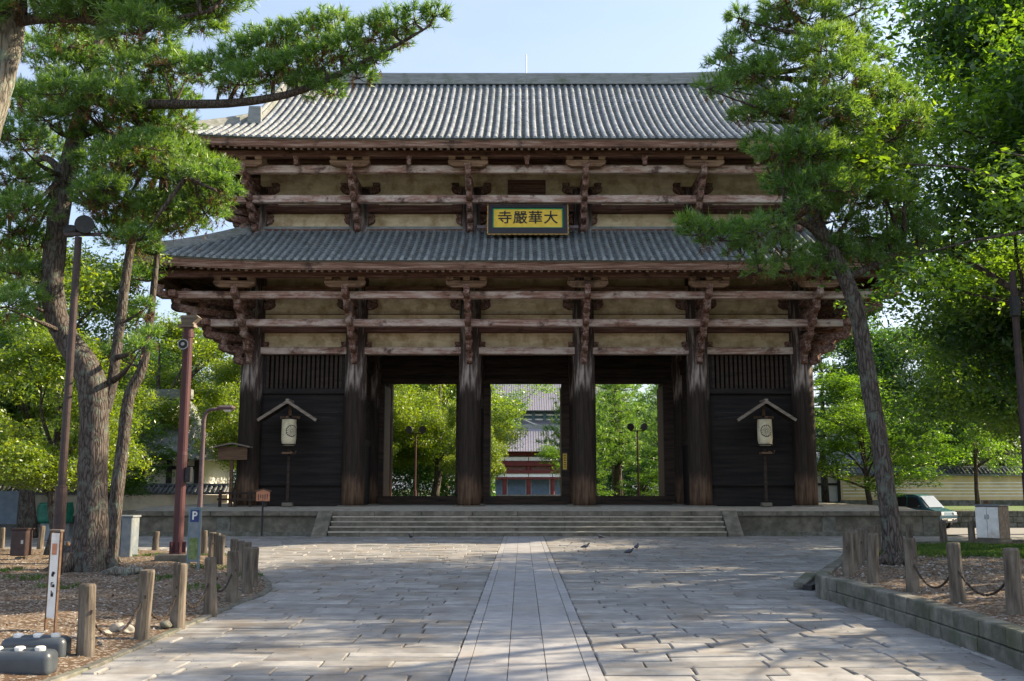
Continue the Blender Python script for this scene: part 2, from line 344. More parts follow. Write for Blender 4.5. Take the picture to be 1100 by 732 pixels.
def bed(name, poly, h, m, step=.3, amp=.05, mound=.12):
    P = np.array(poly); lo, hi = P.min(0), P.max(0); nx, ny = int((hi[0] - lo[0]) / step) + 2, int((hi[1] - lo[1]) / step) + 2
    X, Y = np.meshgrid(lo[0] + np.arange(nx) * step - .01, lo[1] + np.arange(ny) * step - .01); G = np.stack([X.ravel(), Y.ravel()], 1)
    ins = inpoly(G, poly); q, d = nearest(G, poly); G2 = np.where(ins[:, None], G, q)
    z = h + np.where(ins, np.minimum(d / 2, 1) * (mound + amp * vnoise(G[:, 0], G[:, 1])), 0)
    mb = MB(); mb.v = [(float(a), float(b), float(c)) for (a, b), c in zip(G2, z)]
    for j in range(ny - 1):
        for i in range(nx - 1):
            a = j * nx + i; c4 = (a, a + 1, a + nx + 1, a + nx)
            if any(ins[list(c4)]): mb.f.append(c4)
    o = mb.build(name, m, smooth=True); kind(o, 'structure')
    def height(x, y):
        p = np.array([[x, y]]); i_ = inpoly(p, poly)[0]; dd = nearest(p, poly)[1][0]
        return h + (min(dd / 2, 1) * (mound + amp * float(vnoise(x, y))) if i_ else 0)
    return o, height
def ring(pts, z=0): return [tuple(gnd(px, py, z).xy) for px, py in pts]
kind(MB().add([(-700, -200, -.06), (700, -200, -.06), (700, 900, -.06), (-700, 900, -.06)], [(0, 1, 2, 3)]).build('ground', 'farground'), 'structure')
kind(MB().add([(-26, -6, -.026), (26, -6, -.026), (26, 46.6, -.026), (-26, 46.6, -.026)], [(0, 1, 2, 3)]).build('paving_bed', 'grout'), 'structure')
kind(MB().add([(-70, 33, -.03), (-26.02, 33, -.03), (-26.02, 46.4, -.03), (-19.6, 46.4, -.03), (-19.6, 63, -.03), (-70, 63, -.03)], [(0, 1, 2, 3, 4, 5)]).build('side_road', 'asphalt'), 'structure')
kind(MB().add([(26.02, 33, -.03), (80, 33, -.03), (80, 57, -.03), (20.5, 57, -.03), (20.5, 46.6, -.03), (26.02, 46.6, -.03)], [(0, 1, 2, 3, 4, 5)]).build('side_road', 'asphalt'), 'structure')
HL, HR = .035, .44
lk = ring([(90, 721), (138, 700), (207, 670), (255, 649), (280, 640), (289, 634), (288, 627), (279, 618), (268, 606), (256, 599), (230, 594), (130, 592), (0, 591)])
lpoly = [(-5.55, 4), (-5.55, 9)] + lk + [(-40, lk[-1][1] + 1), (-40, 4)]
rk = ring([(1100, 680), (1000, 650), (930, 631), (890, 621)], HR) + ring([(882, 617), (893, 609), (906, 601), (913, 592), (925, 586), (960, 583), (1100, 581)], HR)
rpoly = [(6.0, 4), (6.0, 9)] + rk + [(40, rk[-1][1] + .5), (40, 4)]
_, hL = bed('earth_bed', lpoly, HL, 'dirt')
_, hR = bed('earth_bed', rpoly, HR - .04, 'dirt', amp=.04, mound=.08)
# paving stones, one sheet of separate slabs
mb = MB(); y = 3.0
def slab(mb, x0, x1, y0, y1, z, g=.011, j=.034, tilt=.009, ch=.02):
    jj = lambda: random.uniform(-j, j)
    c = [(x0 + g + jj() * .5, y0 + g + jj()), (x1 - g + jj() * .5, y0 + g + jj()), (x1 - g + jj() * .5, y1 - g + jj()), (x0 + g + jj() * .5, y1 - g + jj())]
    cx, cy = (x0 + x1) / 2, (y0 + y1) / 2; tx, ty = random.uniform(-tilt, tilt), random.uniform(-tilt, tilt)
    top = []
    for a, b in c:
        a2 = a + (cx - a) * ch / max(.1, abs(cx - a)); b2 = b + (cy - b) * ch / max(.1, abs(cy - b)); top.append((a2, b2, z + tx * (a2 - cx) / .5 + ty * (b2 - cy) / .4))
    mid = [(a, b, z - .012) for a, b in c]; low = [(a, b, z - .05) for a, b in c]
    fs = [(8, 9, 10, 11)] + [(i + 4, (i + 1) % 4 + 4, (i + 1) % 4 + 8, i + 8) for i in range(4)] + [(i, (i + 1) % 4, (i + 1) % 4 + 4, i + 4) for i in range(4)]
    mb.add(low + mid + top, fs)
PX = .06
while y < 46.2:
    dy = random.uniform(.34, .66) if y < 33 else random.uniform(.4, .7)
    dy = min(dy, 46.3 - y + .001)
    half = 13.5 if y < 34 else 25.5
    for x, xe in ((PX - 1, -half), (PX + 1, half)):
        s = -1 if xe < 0 else 1; first = PX + s * .905; x = first
        while abs(x) < half:
            L = random.uniform(.45, 1.2) if random.random() < .8 else random.uniform(1.2, 1.7); x2 = x + s * L; a, b = min(x, x2), max(x, x2); cc = np.array([[(a + b) / 2, y + dy / 2]])
            ok = True
            for pl in (lpoly, rpoly):
                if inpoly(cc, pl)[0] and nearest(cc, pl)[1][0] > .75: ok = False
            if ok:
                if dy > .56 and random.random() < .2:
                    slab(mb, a, b, y, y + dy / 2, random.uniform(-.008, .008)); slab(mb, a, b, y + dy / 2, y + dy, random.uniform(-.008, .008))
                else: slab(mb, a, b, y, y + dy, random.uniform(-.009, .009))
            x = x2
    y += dy
kind(mb.build('stone_pavement', 'paver'), 'structure')
mb = MB()
for x0, x1, L in ((-.90, -.72, 1.6), (-.72, -.235, 1.15), (-.235, .235, 1.15), (.235, .72, 1.15), (.72, .90, 1.6)):
    y = 3.0 + random.random()
    while y < 46.2:
        l = min(L * random.uniform(.9, 1.1), 46.25 - y + .001); slab(mb, PX + x0, PX + x1, y, y + l, .012 + random.uniform(-.002, .002), .003, .0015, .0015, .004); y += l
kind(mb.build('centre_path', 'path'), 'structure')
# kerb of the left bed
def along(pts, step):
    out = [Vector((*pts[0], 0))]
    for a, b in zip(pts, pts[1:]):
        a, b = Vector((*a, 0)), Vector((*b, 0)); n = max(1, round((b - a).length / step))
        out += [a + (b - a) * (i + 1) / n for i in range(n)]
    return out
mb = MB(); pts = along([(-5.55, 5), (-5.55, 9)] + lk[:-1], .8)
for a, b in zip(pts, pts[1:]):
    d = (b - a).normalized(); mb.bar(a + d * .01 + Vector((0, 0, -.035 + random.uniform(-.01, .012))), b - d * .01 + Vector((0, 0, -.035)), .14, .15)
kind(mb.build('bed_kerb', 'wallstone', bevel=.015), 'structure')
# retaining wall of the right bed: two courses of dressed blocks
wall = thing('retaining_wall', 'low two-course grey stone block wall holding up the raised bed beside the pavement', 'stone wall', (6.0, 15, 0))
mb = MB()
for course, (z0, z1, off) in enumerate(((-.04, .205, -.03), (.208, .45, 0))):
    pts = along([(6.0, 5.0 + .2 * course), (6.0, 9)] + rk[:4], .44)
    for a, b in zip(pts, pts[1:]):
        d = (b - a).normalized(); nrm = Vector((-d.y, d.x, 0)); j = random.uniform(-.012, .012)
        o_ = nrm * (-.12 - off + j) - Vector((6.0, 15, 0)) + Vector((0, 0, (z0 + z1) / 2))
        mb.bar(a + d * .006 + o_, b - d * .006 + o_, .3, z1 - z0 + random.uniform(-.008, .008))
mb.build('stone_courses', 'wallstone', wall, bevel=.018)
mb = MB(); pts = along(rk[3:], .6)
for a, b in zip(pts, pts[1:]):
    d = (b - a).normalized(); mb.bar(a + d * .01 + Vector((0, 0, .2)), b - d * .01 + Vector((0, 0, .2 + random.uniform(-.01, .01))), .26, .52)
kind(mb.build('bed_kerb', 'wallstone', bevel=.02), 'structure')
dg = gnd(866, 634); dr = thing('drain_block', 'short sloping stone slab with a dark gutter hole at the corner of the raised bed', 'drain', dg)
MB().bar((-.1, .1, .10), (.4, .95, .24), .3, .12).build('cover_slab', 'wallstone', dr, bevel=.02)
MB().bar((.0, -.1, .05), (.38, .45, .10), .2, .12).build('gutter_opening', 'black', dr)

# ------------------------------------------------------------------ stone platform with its stairs
GX, YF = .235, 51.0
ZB = at(561, 544, YF).z; ZE = at(561, 549.4, 47.5).z
PH = 19.4
pf = thing('stone_platform', 'long granite platform with broad front steps carrying the wooden gate', 'platform', (GX, 47.5, 0))
mb = MB()
Y0, Y1, Y2 = 0, 2.6, 17.5
mb.add([(-PH, Y0 + .12, -.1), (PH, Y0 + .12, -.1), (PH, Y0 + .12, ZE - .2), (-PH, Y0 + .12, ZE - .2), (-PH, Y2, -.1), (PH, Y2, -.1), (PH, Y2, ZE - .2), (-PH, Y2, ZE - .2)],
       [(0, 1, 2, 3), (1, 5, 6, 2), (5, 4, 7, 6), (4, 0, 3, 7), (3, 2, 6, 7)])
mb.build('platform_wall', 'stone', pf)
mb = MB(); x = -PH
while x < PH - .1:
    L = min(random.uniform(1.6, 2.4), PH + .08 - x); mb.bb((x + .006, -.06, ZE - .22), (x + L - .006, .62, ZE + random.uniform(-.004, .004))); x += L
for s in (-1, 1):
    yy = .63
    while yy < Y2:
        L = min(2.0, Y2 - yy); mb.bb((s * (PH - .28) - .36, yy, ZE - .22), (s * (PH - .28) + .36, yy + L - .01, ZE)); yy += L
mb.build('coping', 'stone', pf, bevel=.02)
mb = MB()
for x in np.arange(-PH + .35, PH, 4.75):
    if abs(x) > 9.9: MB().bb((x - .32, .06, -.1), (x + .32, .16, ZE - .225)).build('plinth_post', 'wallstone', pf, bevel=.015)
for a, b in ((-PH, -9.85), (9.85, PH)): mb.bb((a, -.02, -.1), (b, .115, .14))
for s in (-1, 1): mb.bb((s * PH - .04, .2, -.1), (s * PH + .04, Y2, .14))
mb.build('plinth_course', 'wallstone', pf, bevel=.015)
mb = MB(); mb.add([(-PH + .62, .615, ZE - .006), (PH - .62, .615, ZE - .006), (PH - .62, Y1, ZB - .01), (-PH + .62, Y1, ZB - .01), (PH - .62, Y2 - .1, ZB - .01), (-PH + .62, Y2 - .1, ZB - .01), (-PH + .62, Y2 - .1, ZE - .3), (PH - .62, Y2 - .1, ZE - .3)],
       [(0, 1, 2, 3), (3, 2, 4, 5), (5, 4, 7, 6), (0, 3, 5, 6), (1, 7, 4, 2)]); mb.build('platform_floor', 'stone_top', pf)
st, tr_ = MB(), MB(); nst = 5; rise = ZE / nst
for k in range(nst - 1):
    z1 = ZE - rise * (k + 1); yk = -.06 - .33 * (k + 1); x = -9.1 + random.uniform(-1.5, 0)
    while x < 9.1:
        L = random.uniform(1.9, 2.8); a, b = max(x, -9.1), min(x + L, 9.1)
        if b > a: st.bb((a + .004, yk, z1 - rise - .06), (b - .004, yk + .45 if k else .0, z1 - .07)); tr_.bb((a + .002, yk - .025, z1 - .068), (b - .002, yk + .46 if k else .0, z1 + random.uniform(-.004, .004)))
        x += L
st.build('risers', 'stone', pf, bevel=.012); tr_.build('treads', 'stone_top', pf, bevel=.015)  # treads in paler stone: wear plus skylight on the step edges put into colour
for s in (-1, 1):
    M4 = Matrix.Translation((s * 9.47, 0, 0)) @ Matrix.Rotation(R(90), 4, 'Z')
    MB().prism([(.2, ZE + .03), (-.10, ZE + .03), (-1.55, .12), (-1.55, -.08), (.2, -.08)], M4, .68).build('stair_cheek', 'stone', pf, bevel=.015)

# ------------------------------------------------------------------ the great gate
gate = thing('great_gate', 'huge weathered two-storey timber temple gate with grey tiled roofs and stepped brackets', 'temple gate', (GX, YF, ZB))
CX = [-14.16, -8.81, -2.93, 2.93, 8.81, 14.16]; RY = [0, 5.4, 10.8]
def zl(py, y): return at(561, py, YF + y).z - ZB
HT = zl(205, 0)
for ry in RY:
    for cx in CX:
        r0 = .575
        c = MB(); c.lathe([(r0 * .99, -.02), (r0, .5), (r0, 4), (r0 * .97, 9), (r0 * .93, HT)], n=24)
        co = c.build('column', 'column', gate, (cx, ry, 0), smooth=True)
        MB().lathe([(.82, -.03), (.8, .035), (.66, .05)], n=20).build('base_stone', 'stone', co)
XS = 14.16
def tie(name, py, hpx, y, half, dep=.42, m='beam'):
    z = zl(py, y); h = hpx * 50.5 / F
    o = MB().box((0, y, z), (2 * half, dep, h)).build(name, m, gate, bevel=.025); return z
# lowest tie, front
def tie_seg(name, py, hpx, y, dep=.4, m='beam'):
    z = zl(py, y); h = hpx * 50.5 / F; mb = MB()
    for a, b in zip(CX, CX[1:]): mb.box(((a + b) / 2, y, z), (b - a - .9, dep, h))
    mb.build(name, m, gate, bevel=.02)
tie_seg('lintel_beam', 377.5, 7.5, -.05, .5); tie_seg('tie_beam', 354.7, 6, -.05, .5, 'darkbeam'); tie_seg('tie_beam', 338, 0.1, .1, .3, 'darkbeam')
tie_seg('tie_beam', 225.5, 8, -.05, .5, 'darkbeam'); tie_seg('tie_beam', 248.5, 2.5, -.1, .5, 'darkbeam')
# plaster shells of both storeys
def shell(name, z0, z1, m):
    t = .3; mb = MB()
    mb.bb((-XS, .16, z0), (XS, .16 + t, z1)); mb.bb((-XS, 10.8 - .16 - t, z0), (XS, 10.8 - .16, z1))
    for s in (-1, 1): mb.bb((s * (XS - .16) - t / 2, .16 + t + .002, z0), (s * (XS - .16) + t / 2, 10.8 - .16 - t - .002, z1))
    return mb.build(name, m, gate)
shell('plaster_wall', zl(378, .2), zl(289, .2), 'plaster')
shell('plaster_wall', zl(262, .2), zl(150, .2), 'plaster')
MB().bb((-XS + .35, .48, zl(378, 0) + 1.9), (XS - .35, 10.3, zl(378, 0) + 2.2)).build('ceiling', 'inner', gate)
# upper windows of planks behind the name board
mb = MB(); z0, z1 = zl(209, .1), zl(194, .1)
mb.bb((-1.0, .02, z0), (1.0, .155, z1)); mb.build('upper_shutter', 'darkbeam', gate)
# ----- inner ceiling ties and the door row
mb = MB()
for cx in CX: mb.bb((cx - .2, .3, 8.7), (cx + .2, 10.5, 9.15)); mb.bb((cx - .17, .3, 7.55), (cx + .17, 5.2, 7.95))
mb.build('cross_beams', 'inner', gate)
zt = at(561, 413, YF + 5.4).z - ZB; zth = at(561, 533, YF + 5.4).z - ZB
mb = MB(); mb.bb((-14.1, 5.45, zt + .3), (14.1, 5.6, 9.9))
for k, zz in enumerate((zt + .55, zt + 1.15, zt + 1.8)): mb.bb((-14.1, 5.28 - .02 * k, zz), (14.1, 5.445, zz + .34))
mb.build('transom_wall', 'inner', gate)
for px0, px1 in ((413, 490), (526.5, 603), (640, 712.5)):
    X0 = at(px0, 470, YF + 5.4).x - GX; X1 = at(px1, 470, YF + 5.4).x - GX; cxm = (X0 + X1) / 2
    i = min(range(5), key=lambda k: abs((CX[k] + CX[k + 1]) / 2 - cxm)); L, Rr = CX[i] + .5, CX[i + 1] - .5
    fr = MB(); fr.bb((L, 5.2, zt), (Rr, 5.44, zt + .32))
    fr.bb((L, 5.15, 0), (X0, 5.42, zt - .002)); fr.bb((X1, 5.15, 0), (Rr, 5.42, zt - .002)); fo = fr.build('door_frame', 'inner', gate, bevel=.02)
    MB().bb((L + .003, 5.0, .0), (Rr - .003, 5.5, zth)).build('threshold', 'inner', fo, bevel=.02)
    for xx, s in ((X0, -1), (X1, 1)):
        MB().bb((xx + (-.16 if s < 0 else .02), 5.5, .02), (xx + (-.02 if s < 0 else .16), 7.9, zt - .05)).build('door_leaf', 'wood', fo)
# ----- end bays: lattice above, boards below, on the front, the sides and the back
def bay(a, b, yy, M4, back=False):
    zs0, zs1 = zl(420, 0), zl(381.5, 0)
    wdt = b - a; c = (a + b) / 2
    bd = MB(); z = .32
    k = 0
    while z < zs0 - .16:
        h = .62; z2 = min(z + h, zs0 - .16); bd.add([M4 @ Vector(p) for p in [(a, .12 - .015 * (k % 2), z), (b, .12 - .015 * (k % 2), z), (b, .24, z), (a, .24, z), (a, .10 - .015 * (k % 2), z2 - .006), (b, .10 - .015 * (k % 2), z2 - .006), (b, .24, z2 - .006), (a, .24, z2 - .006)]],
               [(3, 2, 1, 0), (4, 5, 6, 7), (0, 1, 5, 4), (1, 2, 6, 5), (2, 3, 7, 6), (3, 0, 4, 7)]); z = z2; k += 1
    bd.box(M4 @ Vector((c, .27, zs0 / 2)), (wdt, .05, zs0), M4.to_3x3())
    bd.build('board_wall', 'board', gate)
    fr = MB()
    def bx(lo, hi): fr.box(M4 @ Vector([(p + q) / 2 for p, q in zip(lo, hi)]), [q - p for p, q in zip(lo, hi)], M4.to_3x3())
    bx((a, -.06, zs0 - .16), (b, .22, zs0 + .12)); bx((a, -.1, 0), (b, .24, .32)); bx((a, -.04, 1.02), (b, .1, 1.24))
    bx((a, -.02, zs0 + .121), (a + .22, .2, zs1)); bx((b - .22, -.02, zs0 + .121), (b, .2, zs1))
    fo = fr.build('bay_frame', 'board', gate, bevel=.015)
    n = 17; la = MB()
    for i in range(n):
        x = a + .3 + (wdt - .6) * i / (n - 1); cc = M4 @ Vector((x, .06, (zs0 + zs1) / 2 + .06))
        la.box(cc, (.14, .13, zs1 - zs0 - .125), M4.to_3x3())
    la.build('lattice', 'inner', gate)
    bk = MB(); cc = M4 @ Vector((c, .75, (zs0 + zs1) / 2)); bk.box(cc, (wdt, .1, zs1 - zs0 + .4), M4.to_3x3()); bk.build('lattice_backing', 'board', gate)
I4 = Matrix.Identity(4)
for i in (0, 4): bay(CX[i] + .5, CX[i + 1] - .5, 0, I4)
for s in (-1, 1):
    for j in (0, 1):
        M4 = Matrix.Translation((s * XS, RY[j] + 2.7, 0)) @ Matrix.Rotation(R(90) * s, 4, 'Z'); bay(-2.2, 2.2, 0, M4)
    i = 0 if s < 0 else 4; M4 = Matrix.Translation(((CX[i] + CX[i + 1]) / 2, 10.8, 0)) @ Matrix.Rotation(R(180), 4, 'Z'); bay(-2.15, 2.15, 0, M4)
    # inner walls of the guardian bays, facing the passage
    xw = CX[1] if s < 0 else CX[4]
    mb = MB(); mb.bb((xw - .1, .55, 0), (xw + .1, 4.85, 3.2)); mb.bb((xw - .1, 5.95, 0), (xw + .1, 10.3, 9)); mb.build('passage_wall', 'board', gate)
    mb = MB()
    for k in range(12): mb.box((xw, .8 + k * .36, 5.2), (.1, .1, 4.0))
    mb.bb((xw - .14, .5, 3.2), (xw + .14, 4.9, 3.5)); mb.bb((xw - .14, .5, 7.2), (xw + .14, 4.9, 7.5)); mb.build('passage_lattice', 'inner', gate)
# rails low between the guardian bays and the passage
# ----- stepped brackets
def bracket(cx, cy, ang, zlev, qs, lat=True, k=1.0):
    """zlev: heights of the six arms, qs: their reach; ang: direction in plan"""
    M4 = Matrix.Translation((cx, cy, 0)) @ Matrix.Rotation(ang, 4, 'Z')     # local -y points outwards
    mb = MB()
    for i, (z, q) in enumerate(zip(zlev, qs)):
        q = q * k; h, wd = .36, .29
        poly = [(.3, z + h / 2), (-q - .18, z + h / 2), (-q - .18, z - .02), (-q - .10, z - .10), (-q + .12, z - h / 2), (.3, z - h / 2)]
        # profile lies in the local y-z plane
        P4 = M4 @ Matrix.Rotation(R(90), 4, 'Z')
        mb.prism([(y, zz) for y, zz in poly], P4, wd)
        for qq in ([q] if i < 3 else [q, q - 1.0 * k]):
            c = M4 @ Vector((0, -qq, z + h / 2 + .125)); mb.box(c, (.39, .39, .245), M4.to_3x3(), taper=.72)
    if lat:
        z = zlev[-1] + .36; q = qs[-1] * k
        for (zz, qq, hl, hh) in ((z + .08, q, 1.0, .33), (zlev[3] + .05, -.02, 1.0, .36), (zlev[5] + .05, -.02, 1.05, .36), (zlev[1] + .1, -.02, .8, .34)):
            poly = [(-hl, zz + hh / 2), (-hl, zz + .03), (-hl + .08, zz - .07), (-hl + .3, zz - hh / 2), (hl - .3, zz - hh / 2), (hl - .08, zz - .07), (hl, zz + .03), (hl, zz + hh / 2)]
            if qq > 0: cm = MB()
            tgt = cm if qq > 0 else mb
            tgt.prism(poly, M4 @ Matrix.Translation((0, -qq, 0)), .30 if qq > 0 else .34)
            for xx in ((-hl + .2, 0, hl - .2) if qq > 0 else (-hl + .2, hl - .2)): tgt.box(M4 @ Vector((xx, -qq, zz + hh / 2 + .11)), (.40, .40, .20), M4.to_3x3(), taper=.75)
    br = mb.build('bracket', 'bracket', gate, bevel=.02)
    if lat: cm.build('cross_arm', 'crossarm', br, bevel=.02)
    return br
def storey(py_low, cap, qmax, ybeams, struts=False):
    qs = [.62 + (qmax - .62) * i / 5 for i in range(6)]
    z0 = zl(py_low, -qs[0]); z5 = cap - .94; zs = [z0 + (z5 - z0) * i / 5 for i in range(6)]
    for cx in CX:
        bracket(cx, 0, 0, zs, qs)
    for s in (-1, 1):
        for ry in RY: bracket(s * XS, ry, R(90) * s, zs, qs)
        bracket(s * XS, 0, R(45) * s, zs, qs, False, 1.38); bracket(s * XS, 10.8, R(135) * s, zs, qs, False, 1.38)
    for cx in CX[1:-1]: bracket(cx, 10.8, R(180), zs, qs, False)
    for py, q, hpx in ybeams:
        z = zl(py, -q); h = hpx * (50.5 - q) / F; half = XS + q + .75
        MB().box((0, -q, z), (2 * half, .36, h)).build('long_beam', 'beam', gate, bevel=.03)
        MB().box((0, 10.8 + q, z), (2 * half, .36, h)).build('long_beam', 'beam', gate, bevel=.03)
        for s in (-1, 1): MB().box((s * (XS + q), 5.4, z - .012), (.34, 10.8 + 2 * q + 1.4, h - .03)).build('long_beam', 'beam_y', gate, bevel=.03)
    # mid-bay struts carrying the purlin
    zp = zs[-1] + .36 + .1
    for a, b in zip(CX, CX[1:]) if struts else (): MB().box(((a + b) / 2, -qs[5], zp + .05), (.2, .30, .26)).box(((a + b) / 2, -qs[5], zp + .27), (.32, .4, .176), None, .7).build('strut_block', 'bracket', gate)
    # purlin
    q = qs[5]; z = zp + .48; half = XS + q + .9
    MB().box((0, -q, z), (2 * half, .34, .34)).build('purlin', 'darkbeam', gate, bevel=.02)
    for s in (-1, 1): MB().box((s * (XS + q), 5.4, z - .01), (.34, 10.8 + 2 * q + 1.6, .33)).build('purlin', 'darkbeam', gate, bevel=.02)
    return z + .17, q
PE1, PE2, UT = 4.8, 4.3, .42
ze1 = zl(279.5, -PE1); rise1 = zl(248, -.2) - ze1; ze2 = zl(148.5, -PE2)
zp1, qp1 = storey(388, ze1 - UT + .3 * (PE1 - 3.75) - .36, 3.75, [(347.3, 1.8, 8.0), (317.3, 3.05, 8.0)])
zp2, qp2 = storey(246, ze2 - UT + .3 * (PE2 - 3.25) - .36, 3.25, [(214.5, 1.6, 8.4), (182.7, 2.65, 8.4)], True)
tie_seg('tie_beam', 310.5, 5, -.25, .4, 'fascia'); tie_seg('tie_beam', 174, 4, -.25, .4, 'darkbeam')
# ----- roofs
def lift(u, half, amt):
    t = max(0.0, (abs(u) - .5 * half) / (.5 * half)); return amt * t ** 2.4
def roof(name, p, z_eave, dmax, rise, sag, vx, m, xg=None, amt=.4, sp=.385, uthick=.42, fa=('fascia', .45)):
    """p eave reach; profile z(d)=z_eave+rise*(t*(1-sag)+sag*t*t); vx half length of the eave"""
    hy = (10.8 + 2 * p) / 2; hx = XS + p; yc = 5.4
    def prof(d): t = d / dmax; return z_eave + rise * (t * (1 - sag) + sag * t * t)
    def place(side, u, d, zoff=0.0):
        half = hx if side in 'fb' else hy
        z = prof(d) + lift(u, half, amt) * max(0, 1 - d / 4.5) ** 1.5 + zoff
        if side == 'f': return (u, yc - hy + d, z)
        if side == 'b': return (-u, yc + hy - d, z)
        if side == 'l': return (-hx + d, yc - u, z)
        return (hx - d, yc + u, z)
    def dlim(side, u):
        if side in 'fb':
            dd = dmax if xg is None or abs(u) <= xg + .3 else hx - abs(u)
            if xg is None and abs(u) > hx - dmax: dd = hx - abs(u)
            return max(0, min(dmax, dd))
        dd = dmax if xg is None else hx - xg
        return max(0, min(dd, hy - abs(u)))
    tiles, pans, under, raf = MB(), MB(), MB(), MB()
    for side in 'flrb':
        half = hx if side in 'fb' else hy; n = int(2 * half / sp); us = [(-n / 2 + i + .5) * sp for i in range(n)]
        for u in us:
            u += random.uniform(-.012, .012)
            dl = dlim(side, u)
            if dl < .15: continue
            d = -.10; r = .105
            while d < dl - .05:
                d2 = min(d + .37, dl); jz = random.uniform(-.006, .006); ju = random.uniform(-.008, .008); vs = []
                for dd, rr in ((d - .015, r * 1.03), (d2, r * .985)):
                    for k in range(6):
                        th = math.pi * k / 5; x_, y_, z_ = place(side, u + ju + rr * math.cos(th), max(dd, -.12), rr * math.sin(th) * 1.15 + .02 + jz); vs.append((x_, y_, z_))
                fs = [(k + 1, k, 6 + k, 7 + k) for k in range(5)]
                if d < 0: fs.append((0, 1, 2, 3, 4, 5))
                tiles.add(vs, fs); d = d2
            # pan tiles between rolls
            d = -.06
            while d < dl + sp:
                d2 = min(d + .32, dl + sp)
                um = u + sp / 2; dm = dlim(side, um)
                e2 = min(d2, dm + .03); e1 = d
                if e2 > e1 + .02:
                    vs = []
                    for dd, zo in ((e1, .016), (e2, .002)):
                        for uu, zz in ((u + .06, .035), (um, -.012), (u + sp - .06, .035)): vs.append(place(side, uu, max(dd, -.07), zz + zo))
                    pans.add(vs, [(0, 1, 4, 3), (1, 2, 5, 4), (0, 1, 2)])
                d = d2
        # underside, rafters, eave boards
        m_ = 24
        for i in range(m_):
            ua, ub = -half + 2 * half * i / m_, -half + 2 * half * (i + 1) / m_
            L = min(dmax, p + .8 if xg is None else p + 1.0); da, db = min(L, half - abs(ua) + 1e-3), min(L, half - abs(ub) + 1e-3)
            def uz(u, d): x_, y_, z_ = place(side, u, 0); z_ += -uthick + .30 * d; q = place(side, u, d); return (q[0], q[1], z_)
            under.add([uz(ua, .05), uz(ub, .05), uz(ub, db), uz(ua, da)], [(0, 1, 2, 3)])
        u = -half + .2
        while u < half:
            L = min(p + .6, half - abs(u))
            if L > .3:
                a = Vector(uz(u, .12)); b = Vector(uz(u, L)); raf.bar(a - Vector((0, 0, .09)), b - Vector((0, 0, .09)), .13, .17)
            u += .36
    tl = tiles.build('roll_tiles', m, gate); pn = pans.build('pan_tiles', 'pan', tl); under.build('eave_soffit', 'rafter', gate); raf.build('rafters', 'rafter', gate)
    fb, fc = MB(), MB()
    for side in 'flrb':
        half = hx if side in 'fb' else hy; m_ = 26
        for i in range(m_):
            ua, ub = -half + 2 * half * i / m_, -half + 2 * half * (i + 1) / m_
            a, b = Vector(place(side, ua, .10)), Vector(place(side, ub, .10))
            a2, b2 = Vector(place(side, ua, .16)), Vector(place(side, ub, .16))
            fc.bar(a - Vector((0, 0, .065)), b - Vector((0, 0, .065)), .12, .10)
            fb.bar(a2 - Vector((0, 0, .115 + uthick * .5)), b2 - Vector((0, 0, .115 + uthick * .5)), .16, uthick)
    fb.build('eave_fascia', 'fascia', gate); fc.build('tile_batten', 'ridge', gate)
    return place, prof, hx, hy, yc, dlim
# lower skirt roof
P1, prof1, hx1, hy1, yc1, dl1 = roof('lower_roof', PE1, ze1, PE1 - .15, rise1, .14, 0, 'tile_low', None, .42)
def hipridge(place, hx, hy, d0, d1, m='ridge', wd=.36, ht=.34):
    for sx, sy in ((-1, 'f'), (1, 'f'), (-1, 'b'), (1, 'b')):
        mb = MB(); n = 8; pts = []
        for i in range(n + 1):
            d = d0 + (d1 - d0) * i / n; s_ = sx if sy == 'f' else -sx; x_, y_, z_ = place(sy, s_ * (hx - d), d); pts.append(Vector((x_, y_, z_ + .12)))
        for a, b in zip(pts, pts[1:]): mb.bar(a, b, wd, ht)
        mb.tube([q + Vector((0, 0, ht / 2 + .04)) for q in pts], .11, 8)
        o = mb.build('hip_ridge', m, gate)
        e = MB(); e.box(pts[0] + Vector((0, 0, .16)), (.5, .5, .62), Matrix.Rotation(R(45), 3, 'Z'), taper=1.25); e.build('ridge_end_tile', m, o)
hipridge(P1, hx1, hy1, .25, PE1 - .2)
mb = MB()
for s in (-1, 1): mb.box((0, 5.4 + s * (5.4 + .16), zl(248, -.2) + .02), (2 * XS + .6, .34, .34)); mb.box((s * (XS + .16), 5.4, zl(248, -.2) + .01), (.34, 10.8, .33))
mb.build('flashing_ridge', 'ridge', gate)
# upper hip-and-gable roof
XG = 14.3; DM = 5.4 + PE2
P2, prof2, hx2, hy2, yc2, dl2 = roof('upper_roof', PE2, ze2, DM, zl(88.5, 5.0) - ze2, .22, 0, 'tile', XG, .40)
hipridge(P2, hx2, hy2, .3, hx2 - XG, 'ridge')
zr = prof2(DM)
mr = MB()
for k, (wd, h) in enumerate(((.7, .2), (.62, .16), (.56, .16), (.5, .14))): 
    zz = zr + [0.02, .20, .36, .51][k]
    for i in range(20):
        xa, xb = -XG - .3 + (2 * XG + .6) * i / 20, -XG - .3 + (2 * XG + .6) * (i + 1) / 20
        la, lb = lift(xa, XG, .35), lift(xb, XG, .35)
        mr.bar((xa - .002, 5.4, zz + la), (xb + .002, 5.4, zz + lb), wd, h - .015)
rg = mr.build('main_ridge', 'ridge', gate)
MB().tube([(x, 5.4, zr + .62 + lift(x, XG, .35)) for x in np.linspace(-XG - .3, XG + .3, 21)], .13, 8).build('ridge_cap', 'ridge', rg)
